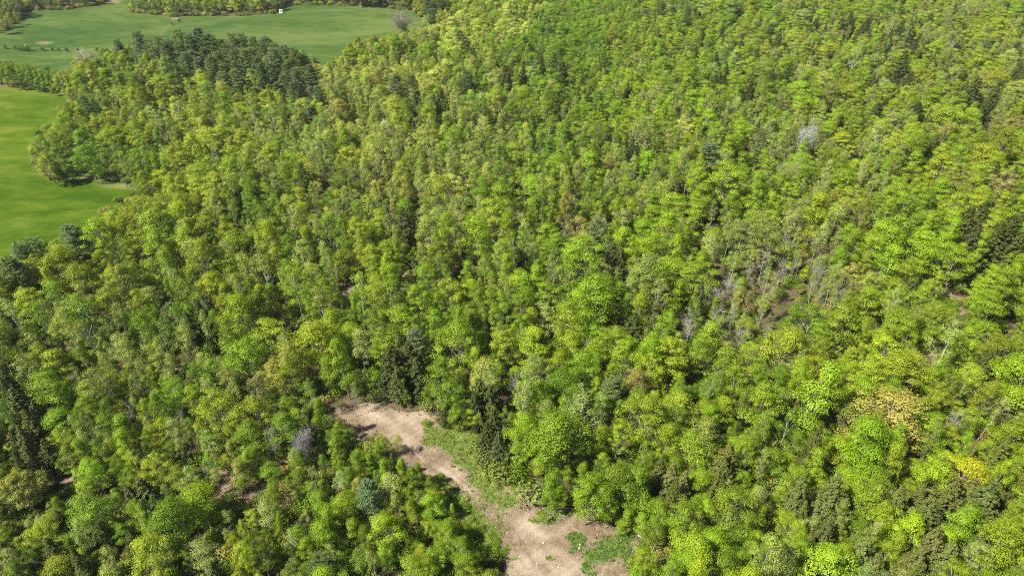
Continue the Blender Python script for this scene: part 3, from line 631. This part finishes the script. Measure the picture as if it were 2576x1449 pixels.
bx, by, bd = project(cand[:, 0], cand[:, 1], Z)
placed = []
open_a = np.array(OPEN)
for j in range(len(cand)):
    x, y = cand[j]; px0, py0 = bx[j], by[j]
    pxm, pym, d = (float(v) for v in project(x, y, Z[j]+10))
    if not (-260 < pxm < W_+260 and pym > -70): continue
    zy = np.clip(pxm, -50, W_+50), np.clip(pym, 0, H_+40)
    young = (pxm < 1290 and pym > 1010) 
    # base inside an opening of the view
    if inside(PASTURE_VIS, px0, py0) or inside(MEADOW_VIS, px0, py0) or in_c[j] and (inside(CLEAR_VIS, px0, py0) or True) and in_c[j]: continue
    if px0 < 0 and (in_p[j] or in_s[j]): continue
    w = zone(*zy); c = CATS[g.choice(len(CATS), p=w)]; k = pick(g, c)
    Hm = {'maple': 15, 'oak': 15.5, 'aspen': 15.5, 'birch': 15.5, 'pine': 20, 'hemlock': 14, 'dead': 12}[k]*g.normal(1, 0.21)
    if pym < 420:
        q_ = (420-pym)/420; Hm *= 1-.14*q_; w_far = 1+.2*q_
        if k in ('aspen', 'birch') and g.random() < .55*q_: k = 'maple'
    else: w_far = 1.0
    Hm *= 1+0.16*float(wob(x, y, 17.0, 2.0))
    if young: Hm *= 0.72
    if pym > 1150: Hm *= 0.93
    if 1000 < pxm < 1300 and pym > 1190: Hm *= 0.62
    Hm = float(np.clip(Hm, 5, 26)); slim = math.exp(-((pxm-1150)/620)**2-((pym-560)/330)**2)+(0.8 if young else 0)
    w_ = float(np.clip(g.lognormal(math.log(0.97-0.15*min(slim, 1)), 0.33), .42, 1.38))*w_far
    # small openings: nothing tall on them or in front of them
    def blocked(Hm):
        for f in (0.35, 0.7, 0.97):
            ax, ay, ad = (float(v) for v in project(x, y, Z[j]+Hm*f))
            rpx = F/ad*PROTO[k][0]['R']*Hm/PROTO[k][0]['H']*w_*(0.75 if f < .9 else 0.1)
            if inside(CLEAR_VIS, np.array([ax, ax-rpx, ax+rpx]), np.array([ay, ay, ay])).any(): return 'c'
            if f > 0.3 and (inside(MEADOW_VIS, np.array([ax, ax-rpx*.9]), np.array([ay, ay-rpx*.3])).any() or inside(PASTURE_VIS, ax, ay-rpx*.2)): return 'm'
            if (np.hypot((ax-open_a[:, 0])/(open_a[:, 2]+rpx*.5), (ay-open_a[:, 1])/(open_a[:, 3]+rpx*.4)) < 1).any(): return 'o'
        if (np.hypot((px0-open_a[:, 0])/open_a[:, 2], (py0-open_a[:, 1])/open_a[:, 3]) < 1).any(): return 'o'
        return ''
    b = blocked(Hm)
    if b:
        ok = False
        for q in (0.75, 0.55, 0.4):
            if Hm*q < 4: break
            if not blocked(Hm*q): Hm *= q; ok = True; break
        if not ok: continue
    r = PROTO[k][0]['R']*Hm/PROTO[k][0]['H']*w_
    if (np.hypot(MX-x, MY-y) < (MR*0.62+r*0.45)).any(): continue
    # keep marked trees in sight: nothing tall right in front of them
    r2_ = r*(0.98 if k != 'oak' else .9)
    ci_, cj_ = int(x//8), int(y//8); hit = False
    for a_ in (-1, 0, 1):
        for b2_ in (-1, 0, 1):
            for (x3, y3, r3) in acc.get((ci_+a_, cj_+b2_), ()):
                if (x3-x)**2+(y3-y)**2 < ((r3+r2_)*0.66)**2: hit = True; break
            if hit: break
        if hit: break
    if hit: continue
    acc.setdefault((ci_, cj_), []).append((x, y, r2_))
    placed.append(dict(x=x, y=y, k=k, c=c, H=Hm, w=w_, mark=False))
trees += placed
g2 = np.random.default_rng(15)
for q in range(5200):
    y = 55+(g2.random()**1.25)*600; x = (g2.random()*2-1)*(0.80*(y*CP+75)+10); z = float(hz(x, y))
    a, b_, _ = (float(v) for v in project(x, y, z))
    if not (-30 < a < W_+30 and -10 < b_ < H_+90): continue
    if sdist(CLEAR, x, y) > -0.8 or inside(MEADOW_VIS, a, b_) or inside(PASTURE_VIS, a, b_) or (a < 0 and sdist(MEADOW, x, y) > 0): continue
    H = float(g2.uniform(4.5, 9.5)); a2, b2, d2 = (float(v) for v in project(x, y, z+H)); rp = F/d2*H*.2
    if inside(CLEAR_VIS, np.array([a2-rp, a2, a2+rp]), np.array([b2]*3)).any() or inside(MEADOW_VIS, a2, b2) or inside(PASTURE_VIS, a2, b2): continue
    if (np.hypot((a2-open_a[:, 0])/open_a[:, 2], (b2-open_a[:, 1])/open_a[:, 3]) < 1.1).any() and g2.random() < .95: continue
    c = CATS[g2.choice(len(CATS), p=zone(np.clip(a, -50, W_+50), np.clip(b_, 0, H_+40)))]; k = pick(g2, c)
    if k in ('oak', 'pine'): k = 'maple'; c = 'S' if c == 'P' else c
    trees.append(dict(x=x, y=y, k=k, c=c, H=H, w=float(g2.uniform(.8, 1.35)), mark=False))
# crowns that overlap too much: thin out around wide oaks
print('TREES', len(trees), 'marked', nmark)

jit = np.random.default_rng(77)
for t in trees:
    t['px0'], t['py0'], _ = (float(v) for v in project(t['x'], t['y'], float(hz(t['x'], t['y']))+t['H']*.6))
    t['z'] = float(hz(t['x'], t['y'])); t['rot'] = float(jit.uniform(0, 2*pi)); t['v'] = int(jit.integers(0, len(PROTO[t['k']])))
    P = PROTO[t['k']][t['v']]; s = t['H']/P['H']; t['s'] = (s*t['w']*float(jit.uniform(.94, 1.06)), s*t['w']*float(jit.uniform(.94, 1.06)), s)
    if t['k'] in ('maple', 'oak', 'aspen', 'birch'):
        q = float(jit.uniform(.84, 1.18)); t['s'] = (t['s'][0]*q, t['s'][1]/q, s); t['tl'] = (float(jit.normal(0, .05)), float(jit.normal(0, .05)))
    if t['k'] == 'pine' and t['mark']: q = float(jit.normal(.92, .1)); t['s'] = (t['s'][0]*jit.uniform(.8, 1.1), t['s'][1]*jit.uniform(.8, 1.1), s*q)
    b = float(np.clip(jit.lognormal(0.06, 0.15), .70, 1.28)); hsh = float(np.clip(jit.normal(0, 0.05), -.1, .07))
    c0 = TINT[t['c']]
    if t['c'] in 'BGLOSTV': c0 = tuple(a*.80+m*.20 for a, m in zip(c0, (0.25, 0.35, 0.016)))
    if t['k'] == 'shrub': b *= .62
    if t['k'] == 'hemlock' and t['px0'] > 1600 and t['py0'] > 1050: c0 = (0.125, 0.145, 0.024)
    t['tint'] = (c0[0]*b*(1+hsh), c0[1]*b*(1-hsh*.4), c0[2]*b*float(jit.uniform(.7, 1.4)))
    t['px'], t['py'], t['d'] = (float(v) for v in project(t['x'], t['y'], t['z']+t['H']*0.66))
    t['view'] = -30 < t['px'] < W_+30 and -25 < t['py'] < H_+30

# ------------------------------------------------------------------ which trees are objects of their own, and their labels
NAME = {'maple': 'maple_tree', 'oak': 'oak_tree', 'aspen': 'aspen_tree', 'birch': 'birch_tree', 'pine': 'pine_tree', 'hemlock': 'hemlock_tree', 'dead': 'dead_tree', 'blossom': 'blossom_tree', 'shrub': 'shrub'}
CAT = {'maple': 'maple tree', 'oak': 'oak tree', 'aspen': 'aspen tree', 'birch': 'birch tree', 'pine': 'pine tree', 'hemlock': 'hemlock tree', 'dead': 'dead tree', 'blossom': 'flowering tree', 'shrub': 'shrub'}
GROUP = {'maple': 'maples in the spring woods', 'oak': 'oaks in the spring woods', 'aspen': 'aspens in the spring woods', 'birch': 'birches in the spring woods', 'pine': 'pines standing above the woods', 'hemlock': 'dark hemlocks among the broadleaf trees',
         'dead': 'leafless trees in the woods', 'blossom': 'pale flowering trees', 'shrub': 'shrubs at the open ground'}
ONES = 'zero one two three four five six seven eight nine ten eleven twelve thirteen fourteen fifteen sixteen seventeen eighteen nineteen'.split()
TENS = 'x x twenty thirty forty fifty sixty seventy eighty ninety'.split()
def num(n):
    n = int(round(n))
    if n < 20: return ONES[max(n, 0)]
    if n >= 100: return 'hundred'
    return TENS[n//10]+('-'+ONES[n % 10] if n % 10 else '')
indiv = []
for k in NAME:
    lst = [t for t in trees if t['k'] == k and t['view']]
    lst.sort(key=lambda t: -(t['H']*t['w']/t['d']*(1.5 if t['mark'] else 1)))
    for t in lst[:298]: t['own'] = True; indiv.append(t)
IX = np.array([(t['px'], t['py']) for t in indiv])
seen = set()
for n_, t in enumerate(indiv):
    pr = t['H']*t['w']
    size = 'big' if pr > 18 else ('small' if pr < 9.5 else ('tall' if t['H'] > 17.5 else ('broad' if t['w'] > 1.12 else ('narrow' if t['w'] < 0.86 else 'middling'))))
    if t['k'] == 'shrub': size = 'low'
    kw = {'dead': 'leafless tree', 'blossom': 'flowering tree'}.get(t['k'], t['k'])
    d = np.hypot(IX[:, 0]-t['px'], (IX[:, 1]-t['py'])); d[n_] = 1e9
    o = indiv[int(np.argmin(d))]; ang = math.atan2(o['py']-t['py'], o['px']-t['px'])
    rel = 'beside' if abs(sin(ang)) < 0.6 else ('behind' if sin(ang) > 0 else 'in front of')
    kw2 = {'dead': 'leafless tree', 'blossom': 'flowering tree'}.get(o['k'], o['k'])
    ow = WORD[o['c']].replace('bright ', '').replace('mid ', '').replace('golden green', 'golden'); art = 'a'
    col_w = WORD[t['c']] if not (t['k'] == 'dead') else 'pale grey'
    X = min(max(t['px']/W_*100, 0), 99); Y = min(max(t['py']/H_*100, 0), 99)
    lab = f"{size} {col_w} {kw} {rel} {art} {ow} {kw2}, {num(X)} percent across, {num(Y)} percent down"
    if lab in seen or len(lab.split()) > 16: lab = f"{size} {col_w} {kw}, {num(X)} percent across and {num(Y)} percent down the photo"
    q = 0
    while lab in seen:
        q += 1
        lab = f"{size} {col_w} {kw}, {num(X)}{' and a half' if q == 1 else ' and a bit'} percent across, {num(Y+(q > 1)*(q-1))} percent down"
    seen.add(lab); t['label'] = lab
for t in indiv:
    P = PROTO[t['k']][t['v']]
    o = bpy.data.objects.new(NAME[t['k']], None); o.empty_display_size = 1
    o.location = (t['x'], t['y'], t['z']); o.rotation_euler = (*t.get('tl', (0, 0)), t['rot']); o.scale = t['s']
    o['label'] = t['label']; o['category'] = CAT[t['k']]; o['group'] = GROUP[t['k']]
    col.objects.link(o)
    a = bpy.data.objects.new('trunk' if t['k'] != 'shrub' else 'stem', P['trunk']); a.parent = o; a['tint'] = list(t['tint']); col.objects.link(a)
    if P['crown'] is not None:
        c = bpy.data.objects.new('crown', P['crown']); c.parent = o; c['tint'] = list(t['tint']); col.objects.link(c)

# ------------------------------------------------------------------ the rest as one object of each kind (points that carry whole trees)
def scatter(name, pts, metas, label):
    """pts: list of dict(x,y,z,rot,s,tint,v)"""
    cl = bpy.data.collections.new(name+'_kinds')
    for i, me in enumerate(metas):
        cl.objects.link(bpy.data.objects.new(f'{name}_kind_{i:02d}', me))
    me = bpy.data.meshes.new(name); n = len(pts)
    me.vertices.add(n); me.vertices.foreach_set('co', np.array([(p['x'], p['y'], p['z']) for p in pts], np.float32).ravel())
    def at(nm, ty, vals, key='value'):
        a = me.attributes.new(nm, ty, 'POINT'); a.data.foreach_set(key, np.asarray(vals).ravel())
    at('tint', 'FLOAT_VECTOR', np.array([p['tint'] for p in pts], np.float32), 'vector')
    at('sc', 'FLOAT_VECTOR', np.array([p['s'] for p in pts], np.float32), 'vector')
    at('rt', 'FLOAT_VECTOR', np.array([(*p.get('tl', (p.get('rx', 0), p.get('ry', 0))), p['rot']) for p in pts], np.float32), 'vector')
    at('vi', 'INT', np.array([p['v'] for p in pts], np.int32))
    o = bpy.data.objects.new(name, me); col.objects.link(o); o['kind'] = 'stuff'; o['label'] = label
    ng = bpy.data.node_groups.new(name, 'GeometryNodeTree')
    ng.interface.new_socket('Geometry', in_out='INPUT', socket_type='NodeSocketGeometry'); ng.interface.new_socket('Geometry', in_out='OUTPUT', socket_type='NodeSocketGeometry')
    nd = ng.nodes; gi = nd.new('NodeGroupInput'); gg = nd.new('NodeGroupOutput')
    ip = nd.new('GeometryNodeInstanceOnPoints'); ci = nd.new('GeometryNodeCollectionInfo'); ci.inputs['Collection'].default_value = cl
    ci.inputs['Separate Children'].default_value = True; ci.inputs['Reset Children'].default_value = True; ip.inputs['Pick Instance'].default_value = True
    def na(nm, ty):
        q = nd.new('GeometryNodeInputNamedAttribute'); q.data_type = ty; q.inputs['Name'].default_value = nm; return q.outputs['Attribute']
    L = ng.links
    L.new(gi.outputs[0], ip.inputs['Points']); L.new(ci.outputs[0], ip.inputs['Instance']); L.new(na('vi', 'INT'), ip.inputs['Instance Index'])
    L.new(na('sc', 'FLOAT_VECTOR'), ip.inputs['Scale'])
    er = nd.new('FunctionNodeEulerToRotation'); L.new(na('rt', 'FLOAT_VECTOR'), er.inputs[0]); L.new(er.outputs[0], ip.inputs['Rotation'])
    L.new(ip.outputs[0], gg.inputs[0])
    md = o.modifiers.new('scatter', 'NODES'); md.node_group = ng
    return o
WOODS = {'maple': 'maple_woods', 'oak': 'oak_woods', 'aspen': 'aspen_woods', 'birch': 'birch_woods', 'pine': 'pine_woods', 'hemlock': 'hemlock_woods', 'dead': 'dead_woods', 'blossom': 'blossom_woods', 'shrub': 'far_shrubbery'}
for k in NAME:
    rest = [t for t in trees if t['k'] == k and not t.get('own')]
    if rest: scatter(WOODS[k], rest, [p['whole'] for p in PROTO[k]], f'{k} crowns massed in the far woods')

# undergrowth: saplings and bushes between the trunks
g = np.random.default_rng(9)
up = []
def under(x, y, h, c, kk=None):
    b = g.uniform(.7, 1.25); c0 = TINT[c]
    up.append(dict(x=x, y=y, z=float(hz(x, y)), rot=g.uniform(0, 6.28), s=(h/2.4*g.uniform(.8, 1.3), h/2.4*g.uniform(.8, 1.3), h/2.4), tint=(c0[0]*b, c0[1]*b, c0[2]*b), v=int(g.integers(0, 4)) if kk is None else kk))
ny_ = 26000
ry = 50+ (g.random(ny_)**1.5)*620; rx = (g.random(ny_)*2-1)*(0.80*(ry*CP+75)+10)
s1 = sdist(MEADOW, rx, ry); s2 = sdist(PASTURE, rx, ry); s3 = sdist(CLEAR, rx, ry); qx, qy, qd = project(rx, ry, hz(rx, ry))
vis = inside(MEADOW_VIS, qx, qy-2) | inside(PASTURE_VIS, qx, qy-2) | (s3 > -0.8) | (s1 > 0.5) & (qx < 60) | (s2 > 0) & (qx < 60)
for j in range(ny_):
    if vis[j]: continue
    op = (np.hypot((qx[j]-open_a[:, 0])/open_a[:, 2], (qy[j]-open_a[:, 1])/open_a[:, 3]) < 1).any()
    if op and g.random() < (0.7 if not 1780 < qx[j] < 2100 else .2): continue
    h = g.uniform(0.8, 3.4) if not op else g.uniform(.4, 1.2)
    under(rx[j], ry[j], h, 'BGSGKT'[g.integers(0, 6)] if g.random() < .8 else 'G')
bx_ = g.uniform(-520, 120, 60000); by_ = g.uniform(120, 700, 60000)
for PL, PV in ((MEADOW, MEADOW_VIS), (PASTURE, PASTURE_VIS)):
    e_ = np.abs(edge_dist(PL, bx_, by_)); qx, qy, _ = project(bx_, by_, hz(bx_, by_))
    for j in np.nonzero((e_ < 2.6) & (qx > -40) & (qx < 1200) & (sdist(MEADOW, bx_, by_) < 1.2) & (sdist(PASTURE, bx_, by_) < 1.2))[0]:
        under(bx_[j], by_[j], g.uniform(.6, 3.6), 'GGSBTL'[g.integers(0, 6)])
scatter('undergrowth', up, [p['whole'] for p in PROTO['shrub']], 'saplings and bushes between the trunks')

# small plants of the clearing: tufts where it is green, chips and stones where it is bare
def tuft_mesh(seed, n=26, h=0.5, r=0.35):
    gg = np.random.default_rng(seed); L = Leaves(); c = gg.normal(size=(n, 3))*np.array([r, r, 0])*.5; c[:, 2] = h*.45
    d = gg.normal(size=(n, 3))*np.array([.5, .5, 0])+np.array([0, 0, 1.]); L.add(c, gg.normal(size=(n, 3))*np.array([1, 1, .2]), gg.uniform(.7, 1.2, n)*h, 0.28, d, gg.random(n))
    v, q, rr = L.arrays(); return mesh_np('tuft', v, q, [M_LEAF], rnd=rr)
def stone_mesh(seed, m):
    import bmesh
    gg = np.random.default_rng(seed); bm = bmesh.new(); bmesh.ops.create_icosphere(bm, subdivisions=2, radius=0.5)
    for v in bm.verts:
        v.co *= 1+0.22*math.sin(v.co.x*7+seed)*math.cos(v.co.y*6)+gg.normal()*0.05; v.co.z *= 0.6
    me = bpy.data.meshes.new('stone'); bm.to_mesh(me); bm.free(); me.materials.append(m); return me
def flat_mat(name, a, b, s=6.0):
    m, n, l = mat(name); out = N(n, 'ShaderNodeOutputMaterial'); bs = N(n, 'ShaderNodeBsdfDiffuse'); f = noise(n, l, s, 4, .6, position(n))
    r = ramp(n, [(.35, a), (.65, b)]); l.new(f, r.inputs[0]); l.new(r.outputs[0], bs.inputs[0]); l.new(bs.outputs[0], out.inputs[0]); return m
M_STONE = flat_mat('pale_stone', (0.42, 0.39, 0.34), (0.68, 0.65, 0.6)); M_CHIP = flat_mat('wood_chip', (0.3, 0.22, 0.14), (0.62, 0.52, 0.38), 2.0)
PC = np.array(CLEAR)
n_ = 60000; tx = g.uniform(PC[:, 0].min(), PC[:, 0].max(), n_); ty = g.uniform(PC[:, 1].min(), PC[:, 1].max(), n_); sdc = sdist(CLEAR, tx, ty)
ca = clear_attrs(tx, ty); ga_ = ca['grass']; tp = []; cp = []
for j in range(n_):
    if sdc[j] < 0.1: continue
    x, y = tx[j], ty[j]; z = float(hz(x, y))+0.05
    e = 0.5*max(0, 1-sdc[j]/2.0)
    if g.random() < max(0, ga_[j]-0.12)*(0.30 if not (x > 9 and y < 92) else .42)+e*.16 and len(tp) < 16000:
        b = g.uniform(.7, 1.3); c0 = (0.14, .27, .05) if x > 9 and y < 92 else ((0.25, .36, .04) if g.random() < .7 else (.34, .34, .12)); s = g.uniform(.35, .95)
        tp.append(dict(x=x, y=y, z=z, rot=g.uniform(0, 6.28), s=(s, s, s*g.uniform(.3, .75)), tint=tuple(v*b for v in c0), v=int(g.integers(0, 3))))
    elif g.random() < 0.17:
        s = g.uniform(.04, .14)
        cp.append(dict(x=x, y=y, z=z, rot=g.uniform(0, 6.28), rx=g.normal()*.3, ry=g.normal()*.3, s=(s*g.uniform(1, 4), s, s*.5), tint=(.5, .4, .3), v=int(g.choice(3, p=(.5, .42, .08)))))
scatter('tall_grass', tp, [tuft_mesh(i) for i in range(3)], 'green grass and weeds on the clearing')
scatter('wood_debris', cp, [stone_mesh(1, M_CHIP), stone_mesh(2, M_CHIP), stone_mesh(3, M_STONE)], 'chips and small stones strewn on the soil')
# bushes of thin growth along the rim of the clearing
rim = []
def near_edge(n, lo, hi): pass
PT_R = poly_px([(1110, 1060), (1150, 1090), (1200, 1110), (1215, 1150), (1240, 1200), (1300, 1222)])
PT_L = poly_px([(1105, 1222), (1140, 1268), (1195, 1325), (1245, 1365), (1268, 1400)])
for PL, cs in ((PT_R, 'SGS'), (PT_L, 'GSG')):
    for q in range(150):
        i = g.integers(0, len(PL)-1); t = g.random(); x = PL[i][0]*(1-t)+PL[i+1][0]*t+g.normal()*1.3-(2.0 if PL is PT_L else 0); y = PL[i][1]*(1-t)+PL[i+1][1]*t+g.normal()*1.3
        b = g.uniform(.8, 1.2); c0 = TINT[cs[g.integers(0, 3)]]; h = g.uniform(.4, 1.3)
        rim.append(dict(x=x, y=y, z=float(hz(x, y)), rot=g.uniform(0, 6.28), s=(h/2.4*1.4, h/2.4*1.4, h/2.4), tint=tuple(v*b for v in c0), v=int(g.integers(0, 4))))
scatter('rim_weeds', rim, [p['whole'] for p in PROTO['shrub']], 'low weeds along the rim of the clearing')

# ------------------------------------------------------------------ logs, rocks, the white blind
def add_obj(name, me, loc, rot=(0, 0, 0), scale=(1, 1, 1), label=None, cat=None, group=None, parent=None):
    o = bpy.data.objects.new(name, me); col.objects.link(o); o.location = loc; o.rotation_euler = rot; o.scale = scale
    if parent: o.parent = parent
    if label: o['label'] = label
    if cat: o['category'] = cat
    if group: o['group'] = group
    return o
def log(p0, p1, r, label):
    a = unproject(*p0); b = unproject(*p1); gg = np.random.default_rng(int(p0[0])); T = Tubes()
    P0 = np.array([a[0], a[1], float(hz(*a))+r+.05]); P1 = np.array([b[0], b[1], float(hz(*b))+r*.7+.08])
    P, rd = curve((0, 0, 0), P1-P0, r, r*.55, gg, .04, 7, 0.01); P = np.concatenate([P[:1], P, P[-1:]]); rd = np.concatenate([[0.01], rd, [0.01]]); P[0] -= (P[2]-P[1])*.02; P[-1] += (P[-2]-P[-3])*.02; T.add(P, rd, 8)
    for i in range(4):
        f = gg.uniform(.4, .95); q = P[int(f*7)+1]; Q, r2 = curve(q, q+gg.normal(size=3)*np.array([.7, .7, .3])+np.array([0, 0, .35]), r*.3, .01, gg, .1, 3); T.add(Q, r2, 4)
    v, q = T.arrays(); add_obj('fallen_log', mesh_np('fallen_log', v, q, [M_DEAD], smooth=True), tuple(P0), label=label, cat='log', group='logs lying at the clearing')
log((1408, 1278), (1462, 1280), .16, 'pale straight log lying level at the wooded edge of the clearing')
log((1407, 1293), (1428, 1300), .11, 'short pale log on the tan soil below the longer log')
log((1604, 1347), (1632, 1366), .15, 'slanting pale log beside the dark green grass patch')
log((1592, 1362), (1600, 1385), .10, 'thin upright-looking log next to the dark green grass')
log((1306, 1216), (1330, 1228), .12, 'brown log in the brush above the widening soil')
log((905, 1022), (950, 1012), .10, 'thin log at the shaded top edge of the clearing')
for i, (px, py, s, lb) in enumerate([(1366, 1366, .42, 'white rock alone in the middle of the tan soil'), (1459, 1370, .38, 'white rock by the small grass clumps'), (1457, 1379, .34, 'white rock just below another by the small grass clumps'), 
      (1405, 1426, .3, 'white rock low on the tan soil'), (1178, 1234, .28, 'small white rock on the narrow dirt track'), (63, 115, 1.1, 'white boulder in the far pasture by the shrub row')]):
    x, y = unproject(px, py); add_obj('rock', stone_mesh(20+i, M_STONE), (x, y, float(hz(x, y))+.12), (0, 0, i), (s*1.2, s, s), lb, 'rock', 'white rocks')
def box(x0, x1, y0, y1, z0, z1):
    V = [(x, y, z) for z in (z0, z1) for x, y in ((x0, y0), (x1, y0), (x1, y1), (x0, y1))]
    return V, [(0, 3, 2, 1), (4, 5, 6, 7), (0, 1, 5, 4), (1, 2, 6, 5), (2, 3, 7, 6), (3, 0, 4, 7)]
def boxes(name, bs, m, bev=0.0):
    V = []; Q = []
    for b in bs:
        v, q = box(*b); Q += [tuple(i+len(V) for i in f) for f in q]; V += v
    return mesh_np(name, V, Q, [m])
M_WHITE = flat_mat('white_panel', (0.72, 0.72, 0.70), (0.82, 0.82, 0.80), 1.0); M_DARK = flat_mat('dark_opening', (0.05, 0.05, 0.05), (0.08, 0.08, 0.08)); M_ROOF = flat_mat('white_roof', (0.66, 0.66, 0.66), (0.78, 0.78, 0.78), 1.0)
x, y = unproject(708.5, 35)
sh = add_obj('hunting_blind', None, (x, y, float(hz(x, y))+.08), (0, 0, 0.12), label='small white box blind at the wood edge of the far pasture', cat='shed')
add_obj('wall', boxes('wall', [(-1.25, 1.25, -1.1, -1.0, 0, 1.0), (-1.25, 1.25, -1.1, -1.0, 1.7, 2.5), (-1.25, -.35, -1.1, -1.0, 1.0, 1.7), (.35, 1.25, -1.1, -1.0, 1.0, 1.7), (-1.25, -1.15, -1.0, 1.1, 0, 2.5), (1.15, 1.25, -1.0, 1.1, 0, 2.5), (-1.15, 1.15, 1.0, 1.1, 0, 2.5)], M_WHITE), (0, 0, 0), parent=sh)
add_obj('roof', boxes('roof', [(-1.4, 1.4, -1.25, 1.25, 2.5, 2.62)], M_ROOF), (0, 0, 0), parent=sh)
add_obj('window', boxes('window', [(-.35, .35, -1.06, -1.03, 1.0, 1.7)], M_DARK), (0, 0, 0), parent=sh)

# ------------------------------------------------------------------ thin haze over the valley
hv, hq = box(-3100, 3100, -1600, 4100, -12, 150)
hm, n, l = mat('haze'); out = N(n, 'ShaderNodeOutputMaterial'); pv = N(n, 'ShaderNodeVolumePrincipled')
pv.inputs['Density'].default_value = 0.00006; pv.inputs['Color'].default_value = (0.75, 0.86, 1.0, 1); pv.inputs['Anisotropy'].default_value = 0.2
l.new(pv.outputs[0], out.inputs['Volume'])
ho = add_obj('haze', mesh_np('haze', hv, hq, [hm]), (0, 0, 0)); ho['kind'] = 'stuff'; ho['label'] = 'thin pale air over the far fields'
print('OBJS', len(col.objects), 'own', len(indiv))
